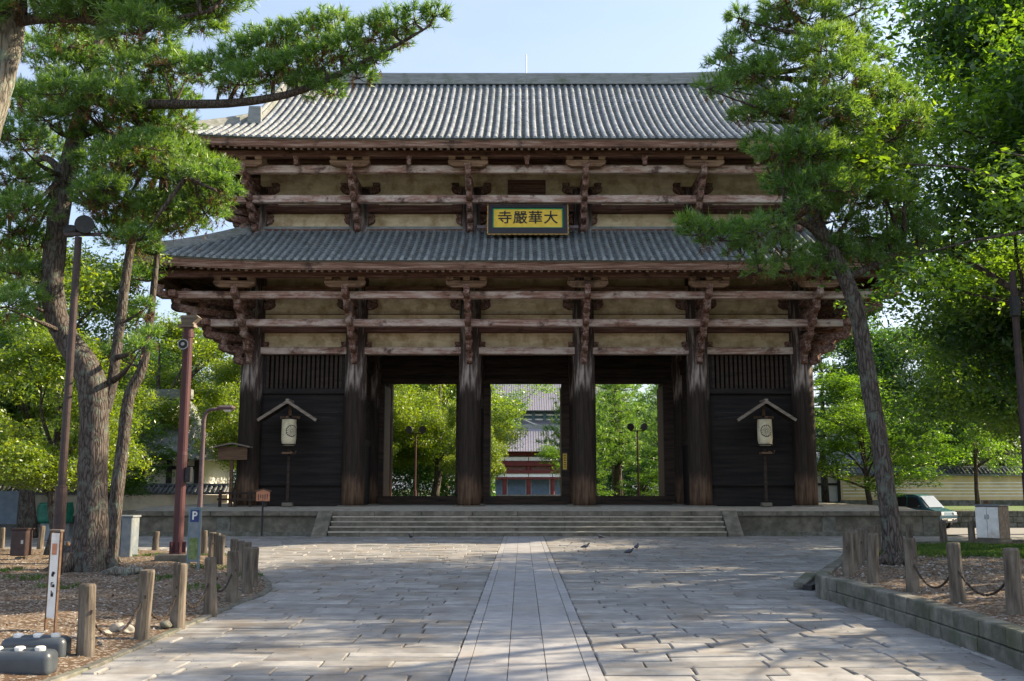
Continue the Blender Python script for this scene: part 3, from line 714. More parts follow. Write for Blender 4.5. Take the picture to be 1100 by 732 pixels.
for s in (-1, 1):
    e = MB(); e.box((s * (XG + .42), 5.4, zr + .75), (.26, 1.0, 1.3), None, 1.1); e.box((s * (XG + .42), 5.4, zr + 1.5), (.2, .5, .5), None, 1.3); e.build('ridge_end_tile', 'ridge', rg)
    # gable wall and descending ridges
    gw = MB(); gw.add([(s * (XG - .35), 5.4 - 5.4, prof2(3.5) - .1), (s * (XG - .35), 5.4 + 5.4, prof2(3.5) - .1), (s * (XG - .35), 5.4, zr - .1)], [(0, 1, 2) if s > 0 else (2, 1, 0)]); gw.build('gable_wall', 'darkbeam', gate)
    for q in (-1, 1):
        dr_, bg_ = MB(), MB(); pts = []
        for i in range(13):
            d = 3.3 + (DM - .1 - 3.3) * i / 12; pts.append(Vector((s * (XG - .05), 5.4 + q * (hy2 - d), prof2(d) + .16)))
        for a, b in zip(pts, pts[1:]): dr_.bar(a, b, .4, .42); bg_.bar(a + Vector((s * .3, 0, -.42)), b + Vector((s * .3, 0, -.42)), .12, .5)
        dr_.tube([t + Vector((0, 0, .26)) for t in pts], .12, 8)
        o = dr_.build('descending_ridge', 'ridge', gate); e = MB(); e.box(pts[0] + Vector((0, q * .1, .25)), (.62, .22, .95), None, 1.15); e.build('ridge_end_tile', 'ridge', o)
        bg_.build('bargeboard', 'fascia', gate)
rod = MB(); rod.tube([(0, 5.4, zr + .6), (0, 5.4, zr + 1.9)], .028, 6); rod.build('lightning_rod', 'metal', gate)
# name board
nb = thing('name_board', 'gold signboard with four black characters in a dark scalloped frame hung under the upper eave', 'name board', (GX + .05, YF - 1.55, ZB + zl(235, -1.55)))
tl_ = R(-9); RX = Matrix.Rotation(tl_, 4, 'X')
W2, H2 = 3.60, 1.12
def nbb(name, items, m, parent=nb):
    mb = MB()
    for c, s in items: mb.box(RX @ Vector(c), s, RX.to_3x3())
    return mb.build(name, m, parent)
nbb('board', [((0, 0, 0), (W2, .06, H2))], 'gold')
nbb('green_border', [((0, -.035, H2 / 2 - .03), (W2 - .02, .03, .06)), ((0, -.035, -H2 / 2 + .03), (W2 - .02, .03, .06)), ((-W2 / 2 + .03, -.035, 0), (.06, .031, H2 - .04)), ((W2 / 2 - .03, -.035, 0), (.06, .031, H2 - .04))], 'green')
fr = nbb('frame', [((0, -.05, H2 / 2 + .09), (W2 + .44, .16, .18)), ((0, -.05, -H2 / 2 - .16), (W2 + .44, .16, .32)), ((-W2 / 2 - .11, -.05, 0), (.22, .158, H2 - .002)), ((W2 / 2 + .11, -.05, 0), (.22, .158, H2 - .002))], 'navy')
sc = MB()
for i in range(31):
    x = -W2 / 2 - .2 + (W2 + .4) * i / 30
    sc.box(RX @ Vector((x, -.06, -H2 / 2 - .34 + .02 * (i % 2))), (.16, .1, .07), RX.to_3x3())
for s in (-1, 1):
    for i in range(12): sc.box(RX @ Vector((s * (W2 / 2 + .25 - .015 * (i % 2)), -.06, -H2 / 2 - .3 + (H2 + .45) * i / 11)), (.06, .1, .15), RX.to_3x3())
sc.build('scalloped_trim', 'goldtrim', fr)
MB().box((0, .35, -.35), (W2 + 1.6, .12, .14)).build('hanging_bar', 'purple', nb)
def lettering(name, body, size, m, parent, M4, spacing=1.0, off=.006, ext=.01):
    cu = bpy.data.curves.new(name, 'FONT'); cu.body = body; cu.size = size; cu.align_x = 'CENTER'; cu.align_y = 'CENTER'; cu.offset = off; cu.extrude = ext; cu.space_character = spacing
    o = bpy.data.objects.new(name, cu); COL.objects.link(o); bpy.context.view_layer.update()
    me = bpy.data.meshes.new_from_object(o.evaluated_get(bpy.context.evaluated_depsgraph_get())); COL.objects.unlink(o); bpy.data.objects.remove(o)
    me.transform(M4); return link_mesh(name, me, m, parent)
lettering('lettering', '寺嚴華大', .76, 'ink', nb, RX @ Matrix.Translation((0, -.045, 0)) @ Matrix.Rotation(R(90), 4, 'X'), 1.06, .004, .012)
# pillar plaque inside the passage
q = at(606.8, 496, YF + 5.1); pq = thing('pillar_plaque', 'narrow yellow wooden plaque fixed on the dark door post', 'plaque', q)
MB().box((0, 0, 0), (.27, .06, .95)).build('board', 'wood_grey', pq); MB().box((0, -.035, 0), (.20, .02, .86)).build('face', 'gold', pq)
mb = MB()
for k in range(6): mb.box((0, -.05, .32 - k * .125), (.09, .012, .05))
mb.build('lettering', 'ink', pq)

# ------------------------------------------------------------------ trees
def unit(v): return v / (np.linalg.norm(v, axis=-1, keepdims=True) + 1e-9)
def needles(name, C, D, n, L, W, rg=rng, a0=12, a1=78):
    N_ = len(C); C = np.repeat(C, n, 0); D = np.repeat(unit(D), n, 0)
    pr = unit(np.cross(D, rg.normal(size=D.shape))); ph = np.radians(rg.uniform(a0, a1, (len(D), 1)))
    nd = D * np.cos(ph) + pr * np.sin(ph); base = C + D * rg.uniform(-.02, 1.0, (len(D), 1)) * L * .9
    side = unit(np.cross(nd, rg.normal(size=D.shape))) * W / 2; ln = L * rg.uniform(.7, 1.15, (len(D), 1))
    V = np.stack([base - side, base + side, base + nd * ln], 1).reshape(-1, 3)
    return np_mesh(name, V, 3)
def pad_shoots(c, r, flat, n, rg=rng):
    """shoots spread through a flattened, uneven pad; they point outwards and up"""
    v = unit(rg.normal(size=(n, 3))); v[:, 2] = np.abs(v[:, 2]) * 1.0 - .25
    rad = rg.uniform(.35, 1.08, (n, 1)) ** .6
    P = np.array(c) + v * rad * np.array([r, r, r * flat]) + rg.normal(0, .10 * r, (n, 3))
    D = unit(v * np.array([1, 1, .6]) + np.array([0, 0, .55]) + rg.normal(0, .25, (n, 3)))
    return P, D
def bend(a, b, sag=.0, n=5, wob=.06):
    a, b = Vector(a), Vector(b); L = (b - a).length; out = []
    o1 = Vector((random.uniform(-1, 1), random.uniform(-1, 1), random.uniform(-1, 1))) * wob * L
    for i in range(n + 1):
        t = i / n; p = a.lerp(b, t) + o1 * math.sin(t * math.pi) + Vector((0, 0, sag * L * math.sin(t * math.pi))); out.append(p)
    return out
def trunk_near(pts, p): return min(pts, key=lambda q: (q - p).length)
def pine(root, trunk, radii, pads, per, Ln, Wn, nper, barkm='bark', limbs=(), brown=.06, flat=.55, extra_trunks=(), twig=7, candles=.05):
    """root thing at base; trunk: world points; pads: (world centre, radius)"""
    o = Vector(root.location); tb = MB(); 
    def smooth(pts, rad, k=4):
        P, Q = [], []
        n = len(pts)
        for i in range(n - 1):
            p0, p1, p2, p3 = pts[max(i - 1, 0)], pts[i], pts[i + 1], pts[min(i + 2, n - 1)]
            for j in range(k):
                t = j / k; P.append(.5 * ((2 * p1) + (p2 - p0) * t + (2 * p0 - 5 * p1 + 4 * p2 - p3) * t * t + (3 * p1 - p0 - 3 * p2 + p3) * t ** 3)); Q.append(rad[i] * (1 - t) + rad[i + 1] * t)
        P.append(pts[-1]); Q.append(rad[-1]); return P, Q
    T, Rr = smooth([Vector(p) - o for p in trunk], radii)
    tb.tube(T, Rr, 16, jit=.12)
    ET = []
    for pts, rad in extra_trunks:
        t2, r2 = smooth([Vector(p) - o for p in pts], rad); tb.tube(t2, r2, 10, jit=.1); ET += t2
    for i in range(6 if barkm else 0):           # root flare
        a = 2 * math.pi * i / 6 + random.random() * .6; r = radii[0]
        tb.tube([T[0] + Vector((math.cos(a) * r * .5, math.sin(a) * r * .5, r * .9)), T[0] + Vector((math.cos(a) * r * 1.05, math.sin(a) * r * 1.05, .12)), T[0] + Vector((math.cos(a) * r * 1.9, math.sin(a) * r * 1.9, -.12))], [r * .42, r * .3, r * .12], 7)
    lb = MB(); LP = []
    for pts, rad in limbs:
        l2, r2 = smooth([Vector(p) - o for p in pts], rad); lb.tube(l2, r2, 8, jit=.1); LP += l2
    AC, AD = [], []; allp = T + ET
    for c, r in pads:
        c = Vector(c) - o
        if r > 0:
            q = trunk_near(LP, c) if LP and (trunk_near(LP, c) - c).length < 2.2 else None
            if q is None:
                low = [t for t in allp if t.z < c.z + .3] or allp; q = min(low, key=lambda t: (t - c).length + .35 * abs(t.z - (c.z - .5)))
            L = (c - q).length; lb.tube(bend(q, c - Vector((0, 0, r * .1)), -.05, 5, .05), [min(.03 + .022 * L, .11)] + [min(.025 + .018 * L, .09)] * 2 + [.028, .022, .012], 6)
        r = abs(r)
        r *= 1.12; P, D = pad_shoots(c, r, flat, max(30, int(per * r * r)))
        AC.append(P); AD.append(D)
        for k in range(twig):
            j = random.randrange(len(P)); lb.tube([c, Vector(P[j]) * .5 + c * .5 - Vector((0, 0, .05 * r)), Vector(P[j])], [.016, .012, .006], 4, cap=False)
    t_ = tb.build('trunk', barkm, root, smooth=True); lb.build('branches', 'bark_dark', t_, smooth=True)
    AC, AD = np.concatenate(AC), np.concatenate(AD); k = rng.random(len(AC)) < brown
    link_mesh('crown', needles('crown', AC[~k], AD[~k], nper, Ln, Wn), 'needle', root)
    cd = rng.random(len(AC)) < candles
    if cd.any(): link_mesh('new_shoots', needles('new_shoots', AC[cd] + AD[cd] * Ln * .6, np.tile([0, 0, 1.0], (int(cd.sum()), 1)) + rng.normal(0, .12, (int(cd.sum()), 3)), 9, Ln * 1.1, Wn, rng, 2, 16), 'leaf_light', root)
    if k.sum() > 3: link_mesh('dead_needles', needles('dead_needles', AC[k] - np.array([0, 0, .12]), -AD[k] * .3 + np.array([0, 0, -.5]), max(8, nper // 2), Ln, Wn), 'brown_needle', root)
def px_pads(lst, Y, dY, depth=None):
    out = []
    for i, it in enumerate(lst):
        px, py, r = it[:3]; yy = it[3] if len(it) > 3 else Y + random.uniform(-dY, dY)
        out.append((at(px, py, yy), r * yy / F * 1.02))
    return out
def tp(lst, Y, dys=None): return [at(px, py, Y + (dys[i] if dys else 0)) for i, (px, py) in enumerate(lst)]
# the crooked pine on the left
b0 = gnd(91, 614, .1); YL = b0.y
left_pine = thing('pine_tree', 'big crooked pine with an S-bent trunk and a long limb crossing the upper roof', 'pine tree', b0)
T = tp([(91, 616), (96, 585), (99, 540), (100, 490), (101, 440), (99, 412), (88, 387), (72, 364), (60, 338), (56, 304), (59, 268), (64, 225), (74, 175), (87, 125), (95, 85), (106, 45), (112, 5)], YL)
RR = [.62, .46, .37, .36, .36, .37, .35, .31, .29, .28, .275, .27, .24, .21, .18, .14, .10]
fork = (tp([(110, 445), (119, 420), (126, 372), (132, 325), (138, 280), (147, 235), (163, 200), (178, 170)], YL, [.05, .2, .4, .6, .8, .9, 1.0, 1.0]), [.17, .14, .135, .13, .12, .11, .09, .06])
longlimb = (tp([(93, 104), (120, 112), (155, 112), (220, 112), (268, 109), (318, 99), (368, 78), (420, 52), (462, 28)], YL, [0, -.3, -.8, -1.6, -2.2, -2.6, -3, -3.4, -3.8]), [.17, .15, .13, .12, .11, .095, .075, .05, .02])
limb2 = (tp([(80, 150), (110, 140), (150, 165), (200, 190), (232, 205)], YL, [0, -.5, -1, -1.6, -2]), [.13, .1, .08, .06, .03])
limb3 = (tp([(70, 190), (50, 170), (30, 180), (10, 200)], YL, [0, .3, .8, 1.2]), [.12, .09, .06, .03])
P_ = [(262, 92, 26, YL - 2.2), (290, 82, 26, YL - 2.4), (318, 76, 28, YL - 2.6), (345, 66, 28, YL - 2.8), (372, 56, 26, YL - 3), (398, 44, 24, YL - 3.2), (422, 32, 22, YL - 3.4), (446, 24, 17, YL - 3.7), (466, 17, 12, YL - 3.8), (300, 52, 30, YL - 2), (330, 40, 28, YL - 2.2), (360, 30, 22, YL - 2.4), (385, 84, 16, YL - 3), (350, 98, 16, YL - 2.8), (240, 78, 30, YL - 1.6), (270, 60, 30, YL - 1.6), (330, 95, 20, YL - 2.6), (402, 66, 16, YL - 3.2), (430, 45, 14, YL - 3.4)]
LPADS = px_pads(P_, YL, 0) + px_pads([(45, 60, 26), (75, 50, 28), (110, 60, 30), (140, 75, 32), (175, 70, 30), (200, 80, 24), (60, 105, 26), (115, 105, 30), (150, 135, 30), (180, 135, 28), (100, 150, 28), (130, 175, 30), (160, 190, 28), (200, 172, 26), (222, 186, 20), (238, 184, 13), (240, 205, 16), (222, 215, 22), (195, 215, 26), (165, 228, 26), (130, 222, 28), (110, 205, 24), (205, 242, 16), (182, 248, 15), (150, 258, 18), (228, 230, 13), (20, 150, 26), (12, 190, 28), (30, 225, 24), (12, 250, 26), (20, 295, 24), (8, 330, 20), (35, 190, 22), (120, 250, 20), (160, 160, 26), (85, 195, 24), (50, 130, 22), (70, 100, 28), (35, 115, 28), (10, 110, 26), (8, 280, 26), (30, 265, 24), (14, 225, 28), (40, 160, 26), (25, 320, 20), (75, 75, 28), (180, 110, 28), (140, 105, 30), (100, 120, 28), (110, 178, 28), (185, 160, 26), (185, 195, 26), (150, 160, 28), (215, 195, 22), (145, 245, 24), (115, 225, 24), (190, 235, 20), (220, 230, 18), (100, 215, 20), (150, 375, 13), (163, 362, 10), (158, 330, 10)], YL - .2, 1.8)
pine(left_pine, T, RR, LPADS, 270, .19, .020, 26, 'bark', [longlimb, limb2, limb3], .13, .8, [fork])
# thin pine beside it
b1 = gnd(116, 606, .1); Y1_ = b1.y
thin = thing('pine_tree', 'slender leaning pine just right of the crooked pine trunk, beside the grey cabinet', 'pine tree', b1)
T = tp([(116, 607), (122, 560), (128, 510), (133, 470), (139, 425), (153, 395), (160, 355), (166, 300), (172, 250), (180, 210)], Y1_, [0, 0, .1, .2, .3, .4, .5, .6, .7, .8])
pine(thin, T, [.26, .19, .18, .17, .165, .14, .11, .09, .07, .05], px_pads([(148, 345, 11), (150, 300, 13), (140, 262, 20), (180, 232, 20), (200, 222, 18), (163, 240, 20), (158, 272, 13), (125, 380, 11)], Y1_ + .6, .5), 230, .22, .024, 22, 'bark', brown=.05)
# near pine outside the left edge; its trunk and bough hang into the picture
YN = 15.5
bN = Vector((-9.6, YN, .1)); nearp = thing('pine_tree', 'near pine leaning in at the top left corner, pale lichened trunk, dark boughs', 'pine tree', bN)
T = [bN + Vector((0, 0, -.1)), bN + Vector((.1, 0, 2)), bN + Vector((.3, 0, 4.2)), at(-14, 130, YN), at(-2, 90, YN), at(10, 35, YN), at(18, -40, YN), at(22, -140, YN)]
nl = ([at(8, 25, YN), at(50, 20, YN - .3), at(110, 22, YN - .6), at(170, 22, YN - .9), at(225, 12, YN - 1.1)], [.1, .08, .06, .045, .02])
pine(nearp, T, [.42, .30, .27, .255, .24, .22, .18, .12], px_pads([(45, 8, 34), (85, 22, 34), (120, 12, 36), (150, 36, 34), (172, 14, 36), (205, 22, 32), (228, 8, 26), (150, -20, 40), (90, -25, 40), (210, -25, 36), (30, -40, 44), (250, -18, 28), (-30, -60, 60), (-60, 10, 50), (20, -120, 60), (100, -100, 50)], YN - .6, .5), 420, .20, .016, 26, 'bark_pale', [nl], .05)
# the leaning pine on the right
b2 = gnd(962, 604, .5); YR = b2.y
right_pine = thing('pine_tree', 'tall leaning pine on the right with bare trunk, crown standing against the sky', 'pine tree', b2)
T = tp([(962, 607), (958, 570), (951, 520), (944, 470), (935, 420), (927, 370), (918, 325), (904, 290), (884, 255), (873, 228), (868, 195), (866, 145), (874, 85), (884, 25), (890, -30)], YR)
rl = (tp([(890, 262), (860, 238), (830, 238), (800, 245), (765, 246)], YR, [0, -.5, -1, -1.4, -1.8]), [.1, .08, .065, .045, .02])
rl2 = (tp([(908, 300), (940, 285), (965, 270), (985, 262)], YR, [0, .4, .8, 1]), [.09, .07, .05, .02])
RPADS = px_pads([(868, 22, 30), (835, 30, 24), (806, 42, 20), (786, 58, 16), (773, 70, 11), (763, 96, 14), (785, 95, 22), (810, 85, 26), (840, 72, 30), (888, 55, 32), (915, 40, 20), (930, 62, 20), (905, 85, 32), (940, 100, 26), (962, 108, 20), (978, 130, 20), (960, 150, 28), (930, 135, 32), (895, 125, 32), (860, 118, 32), (828, 120, 26), (803, 128, 18), (815, 158, 16), (840, 165, 26), (872, 168, 32), (908, 172, 32), (942, 182, 30), (970, 185, 24), (850, 200, 22), (885, 205, 32), (920, 212, 30), (952, 220, 26), (895, 238, 24), (865, 222, 16), (835, 192, 14), (925, 10, 18), (795, 20, 10), (845, 5, 22), (890, 0, 26)], YR, 1.5) + \
    px_pads([(738, 243, 10, YR - 2), (752, 252, 16, YR - 1.9), (775, 258, 20, YR - 1.6), (800, 252, 20, YR - 1.4), (825, 246, 20, YR - 1), (798, 275, 16, YR - 1.4), (815, 292, 12, YR - 1.2), (840, 268, 18, YR - .8), (850, 292, 18, YR - .5), (876, 288, 20, YR), (898, 272, 20, YR), (925, 282, 22, YR + .5), (952, 270, 22, YR + .8), (978, 262, 22, YR + 1), (985, 240, 20, YR + 1), (935, 255, 20, YR + .5), (965, 295, 14, YR + .8)], YR, 0)
pine(right_pine, T, [.31, .225, .205, .20, .20, .195, .19, .18, .19, .17, .17, .15, .11, .07, .03], RPADS, 290, .19, .019, 26, 'bark', [rl, rl2], .08, .85)

# ---- broadleaf and conifer kinds for the rest: built once, copied
def leaf_quads(C, size, rg, up=.55, droop=0):
    n = len(C); nrm = unit(rg.normal(size=(n, 3)) + np.array([0, 0, up * 2])); a = unit(np.cross(nrm, rg.normal(size=(n, 3)))); b = np.cross(nrm, a)
    s = size * (.45 + 1.0 * rg.random((n, 1)) ** 1.3); w_ = s * rg.uniform(.36, .52, (n, 1))
    return np.stack([C - a * s * .5, C - b * w_ * .5 + a * s * .05, C + a * s * .5, C + b * w_ * .5 + a * s * .05], 1).reshape(-1, 4 * 3).reshape(-1, 3)
def broadleaf(name, H, spread, seed, n_clump, per, size, leafm, barkm, low=.32, flat=.5, lobes=9, clump=.11, up=.55):
    rg = np.random.default_rng(seed); rnd = random.Random(seed)
    root = thing(name, 'x', 'tree'); tb = MB()
    lean = Vector((rnd.uniform(-.05, .05) * H, rnd.uniform(-.05, .05) * H, 0)); fork = H * low
    tr = [Vector((0, 0, -.1)), Vector((lean.x * .2 + .02 * H, lean.y * .3, fork * .5)), Vector((lean.x * .5, lean.y * .5, fork)), lean * .8 + Vector((0, 0, H * .62)), lean + Vector((0, 0, H * .88))]
    r0 = .022 * H + .05; tb.tube(tr, [r0 * 1.35, r0 * .95, r0 * .82, r0 * .42, r0 * .12], 10, jit=.12)
    cents = []
    for k in range(lobes):
        a = 2 * math.pi * k / lobes * 1.0 + rnd.uniform(-.4, .4); t = rnd.uniform(.15, 1)
        zz = fork + (H * .92 - fork) * t; rr = spread * (1 - .55 * t ** 1.6) * rnd.uniform(.55, 1.0)
        c = Vector((math.cos(a) * rr, math.sin(a) * rr, zz)) + lean * t; s_ = tr[2].lerp(tr[3], max(0, min(1, t * .9 - .15)))
        p = bend(s_, c, .06, 5, .08); tb.tube(p, [r0 * .42, r0 * .34, r0 * .27, r0 * .2, r0 * .13, r0 * .05], 6); cents.append((c, p))
        for m_ in range(3):
            q = p[rnd.choice((2, 3, 4))]; e = c + Vector((rnd.uniform(-1, 1), rnd.uniform(-1, 1), rnd.uniform(-.4, .7))) * spread * .42; tb.tube(bend(q, e, .05, 3, .08), [r0 * .15, r0 * .11, r0 * .07, r0 * .03], 5); cents.append((e, None))
    cents.append((tr[-1], None))
    C = []
    for j in range(n_clump):
        c, _ = cents[rg.integers(len(cents))]; v = unit(rg.normal(size=3)); cc = np.array(c) + v * rg.uniform(.2, 1.0) * spread * .30 * np.array([1.1, 1.1, .8])
        rs = H * clump * rg.uniform(.6, 1.25); P = rg.normal(size=(int(per * rg.uniform(.7, 1.3)), 3)); P = unit(P) * rg.uniform(.15, 1, (len(P), 1)) ** .5
        tilt = rg.normal(0, .25, 2); off = P * np.array([rs, rs, rs * flat]); off[:, 2] += off[:, 0] * tilt[0] + off[:, 1] * tilt[1] - .18 * (off[:, 0] ** 2 + off[:, 1] ** 2) / rs
        C.append(cc + off)
    V = leaf_quads(np.concatenate(C), size, rg, up)
    tb.build('trunk', barkm, root, smooth=True); link_mesh('crown', np_mesh('crown', V, 4), leafm, root); return root
def conifer(name, H, spread, seed, tiers, per, Ln, Wn, nper, leafm='needle_far', flat=.5, bare=.3):
    rg = np.random.default_rng(seed); rnd = random.Random(seed); root = thing(name, 'x', 'tree'); tb = MB(); r0 = .02 * H + .05
    tr = [Vector((0, 0, -.1)), Vector((rnd.uniform(-.3, .3), rnd.uniform(-.2, .2), H * .35)), Vector((rnd.uniform(-.5, .5), rnd.uniform(-.3, .3), H * .7)), Vector((rnd.uniform(-.3, .3), 0, H))]
    tb.tube(tr, [r0 * 1.2, r0 * .85, r0 * .5, r0 * .08], 9, jit=.1); AC, AD = [], []
    for i in range(tiers):
        t = bare + (1 - bare) * (i + .5) / tiers; z = H * t; nb_ = max(3, int(6 * (1 - t) + 3)); Rr = spread * (1 - ((t - bare) / (1 - bare)) ** 1.5 * .85) * rnd.uniform(.8, 1.1)
        for k in range(nb_):
            a = 2 * math.pi * (k + rnd.random() * .6) / nb_ + i; rr = Rr * rnd.uniform(.5, 1)
            s_ = tr[1].lerp(tr[2], max(0, min(1, (t - .35) / .35))) if t < .7 else tr[2].lerp(tr[3], (t - .7) / .3); s_ = Vector((s_.x, s_.y, z - .02 * H))
            c = Vector((s_.x + math.cos(a) * rr, s_.y + math.sin(a) * rr, z + rnd.uniform(-.02, .03) * H)); tb.tube(bend(s_, c, -.05, 3, .04), [r0 * .22, r0 * .16, r0 * .1, r0 * .04], 5)
            for q, f in ((1.0, .55), (.55, .5)):
                cc = Vector((s_.x, s_.y, s_.z)).lerp(c, q); rad = (spread * .34 * (1 - .45 * t)) * (f + .45) * rnd.uniform(.8, 1.2)
                P, D = pad_shoots(cc, rad, flat, max(8, int(per * rad * rad)), rg); AC.append(P); AD.append(D)
    P, D = pad_shoots(tr[3], spread * .2, 1.4, 20, rg); AC.append(P); AD.append(D)
    tb.build('trunk', 'bark_dark', root, smooth=True); link_mesh('crown', needles('crown', np.concatenate(AC), np.concatenate(AD), nper, Ln, Wn, rg), leafm, root); return root
PROTO = {
    'oak': broadleaf('broadleaf_tree', 10, 4.2, 11, 280, 330, .155, 'leaf', 'bark_dark', .25, .55, 11, .10),
    'light': broadleaf('broadleaf_tree', 10, 4.0, 12, 260, 330, .15, 'leaf_light', 'bark', .24, .5, 11, .10),
    'maple': broadleaf('maple_tree', 6, 3.2, 13, 190, 150, .14, 'leaf_mid', 'bark_dark', .30, .22, 9, .13, 1.3),
    'dark': broadleaf('broadleaf_tree', 10, 4.0, 14, 280, 330, .155, 'leaf_dark', 'bark_dark', .22, .55, 12, .10),
    'big': broadleaf('broadleaf_tree', 14, 5.5, 15, 300, 380, .135, 'leaf', 'bark_dark', .30, .4, 13, .085, .9),
    'airy': broadleaf('broadleaf_tree', 13, 5.0, 16, 88, 320, .135, 'leaf', 'bark_dark', .3, .35, 12, .07, .9),
    'pine': conifer('conifer_tree', 12, 3.2, 21, 9, 16, .42, .05, 16),
    'pine2': conifer('conifer_tree', 12, 3.6, 22, 7, 15, .42, .05, 16, flat=.38, bare=.35),
}
USED = set()
def tree(k, x, y, h, label, rz=None, z=0.0, group=None, wide=1.0):
    base = {'oak': 10, 'light': 10, 'maple': 6, 'dark': 10, 'big': 14, 'airy': 13, 'pine': 12, 'pine2': 12}[k]; s = h / base; rz = random.uniform(0, 6.28) if rz is None else rz
    r = PROTO[k]
    if k not in USED:
        USED.add(k); r.location = (x, y, z); r.rotation_euler = (0, 0, rz); r.scale = (s * wide, s * wide, s); r['label'] = label
        if group: r['group'] = group
        return r
    return copy_thing(r, (x, y, z), rz, (s * wide, s * wide, s), label, group)
GL, GB, GR = 'trees left of the gate', 'trees seen through the gate', 'trees right of the gate'
# left of the gate
tree('light', -14.6, 31.5, 7.0, 'young yellow-green tree with a leaning trunk behind the brown box post at the left edge', 1.0, 0, GL, 1.1)
tree('light', -22, 45, 13, 'sunlit yellow-green tree across the road behind the crooked pine', 2.2, 0, GL)
tree('oak', -29, 52, 15, 'tall green tree in front of the blue-grey sheet fence at far left', .3, 0, GL, 1.1)
tree('light', -22.0, 79, 15, 'rounded bright green tree just left of the gate, behind the maroon loudspeaker pole', 3.3, 0, GL, 1.05)
tree('maple', -23.4, 57, 7.0, 'flat-layered light green maple above the ochre wall left of the gate', 1.1, 0, GL, 1.15)
tree('maple', -27.5, 60, 7.5, 'layered pale maple behind the slender leaning pine', 2.4, 0, GL, 1.1)
tree('light', -19.0, 68, 11.5, 'dense green tree hard against the left corner of the gate', 4.4, 0, GL, .9)
tree('light', -36, 66, 17, 'tall pale green tree behind the wall at the far left edge', 5.1, 0, GL, 1.1)
tree('dark', -31, 86, 15, 'dark tree rising behind the grey-roofed hall at left', .9, 0, GL)
tree('oak', -40, 58, 15, 'tall broad tree behind the cream wall, near the left picture edge', .4, 0, GL, 1.1)
tree('light', -27, 74, 14.5, 'tall sunlit tree behind the left hall\'s right end', 2.4, 0, GL, 1.1)
tree('light', -30, 42, 10.5, 'sunlit tree beside the road at the left picture edge', 3.4, 0, GL, 1.1)
tree('pine2', -19.5, 76, 14, 'single pine with spaced tiers showing under the left eave corner of the gate', .2, 0, GL, .9)
tree('dark', -45, 82, 15, 'dark background tree farthest to the left', 2.9, 0, GL, 1.2)
tree('light', -17, 92, 13, 'light green background tree behind the gate\'s left end bay', 1.9, 0, GL)
# through the doorways
tree('light', -11.8, 84, 13, 'yellow-green tree with a pale forked trunk in the left doorway', .7, 0, GB)
tree('light', -7.6, 90, 14, 'yellow-green tree at the right side of the left doorway, straight trunk', 3.9, 0, GB)
tree('oak', -14.5, 104, 17, 'taller green tree behind the others in the left doorway', 2.0, 0, GB, 1.1)
tree('oak', -9.5, 122, 18, 'tree farthest back in the left doorway', 5.0, 0, GB, 1.2)
tree('light', -4.2, 82, 9.4, 'narrow golden-green tree at the left side of the middle doorway', 5.6, 0, GB, .62)
tree('pine2', -5.0, 96, 16, 'pine stretching flat branches past the left side of the middle doorway', 1.0, 0, GB, .8)
tree('pine', 4.9, 88, 13.5, 'dark green pine at the right side of the middle doorway', .5, 0, GB, .95)
tree('maple', 4.3, 80, 5.0, 'low bright maple below the dark pine in the middle doorway', 2.0, 0, GB)
tree('pine', 8.6, 92, 13, 'feathery sunlit pine in the left half of the right doorway', 2.7, 0, GB, 1.1)
tree('pine2', 12.4, 86, 12, 'darker pine at the right side of the right doorway', 4.0, 0, GB, 1.05)
tree('pine', 10.3, 108, 18, 'tall pine behind the two others in the right doorway', 1.3, 0, GB, 1.2)
tree('pine', 15.8, 98, 17, 'pine standing behind the right guardian bay of the gate', 3.0, 0, GB, 1.1)
tree('maple', 9.8, 82, 3.4, 'low light green shrub-like maple at the foot of the right doorway', 4.5, 0, GB, 1.3)
for i, (x, k) in enumerate(((-26, 'oak'), (-19, 'light'), (-13.5, 'dark'), (15.5, 'oak'), (21, 'dark'))):
    tree(k, x, 128 + 5 * (i % 2), 15, ['background tree of the far row, seen left of the gate', 'far row tree behind the left end bay of the gate', 'far row tree showing high in the left doorway', 'far row tree showing high in the right doorway', 'far row tree behind the right end bay of the gate'][i], None, 0, 'row of trees far behind the gate', 1.2)
# right of the gate
tree('maple', 20.0, 58, 6.5, 'small layered maple just right of the gate\'s right corner', .4, .1, GR)
tree('maple', 24.2, 67, 8.5, 'second layered maple behind the parked dark van', 2.6, .1, GR, 1.1)
tree('pine2', 23.5, 78, 13, 'dark pine with flat tiers beside the right end of the gate, against the pale sky', 2.0, .1, GR, .9)
tree('dark', 30, 80, 15, 'broad dark tree behind the right ochre wall, left of the dark pole', 1.5, .5, GR, 1.1)
tree('dark', 40, 84, 17, 'broad dark tree above the ochre wall at the right edge', 3.6, .5, GR, 1.15)
tree('oak', 22.5, 40, 13, 'tall leafy tree standing in the right bed behind the white cabinet', 2.4, .4, GR, 1.1)
tree('big', 18.8, 30, 19.5, 'large leafy tree at the right edge beside the dark pole', .6, .4, GR)
tree('airy', 16.8, 20.5, 16.5, 'near broadleaf tree whose dark boughs fill the top right corner', 3.5, .4, GR)
tree('dark', 35, 78.5, 15, 'dense dark tree behind the ochre wall, right of centre of the wall', 5.2, .4, GR, 1.1)
tree('maple', 27.6, 61, 8.2, 'thin young maple with a dark stem in front of the right ochre wall', 1.7, .9, GR, .55)
tree('dark', 27.5, 50, 16, 'dense dark tree overhanging the low stone wall at the right edge', 5.2, .4, GR, 1.15)
tree('light', 40, 92, 14, 'sunlit tree behind the right hall roof', 1.2, .5, GR, 1.2)
tree('dark', 17.6, 31.0, 18.5, 'tall dark-leaved tree at the back of the right bed, above the white cabinet', 2.2, .4, GR, .95)
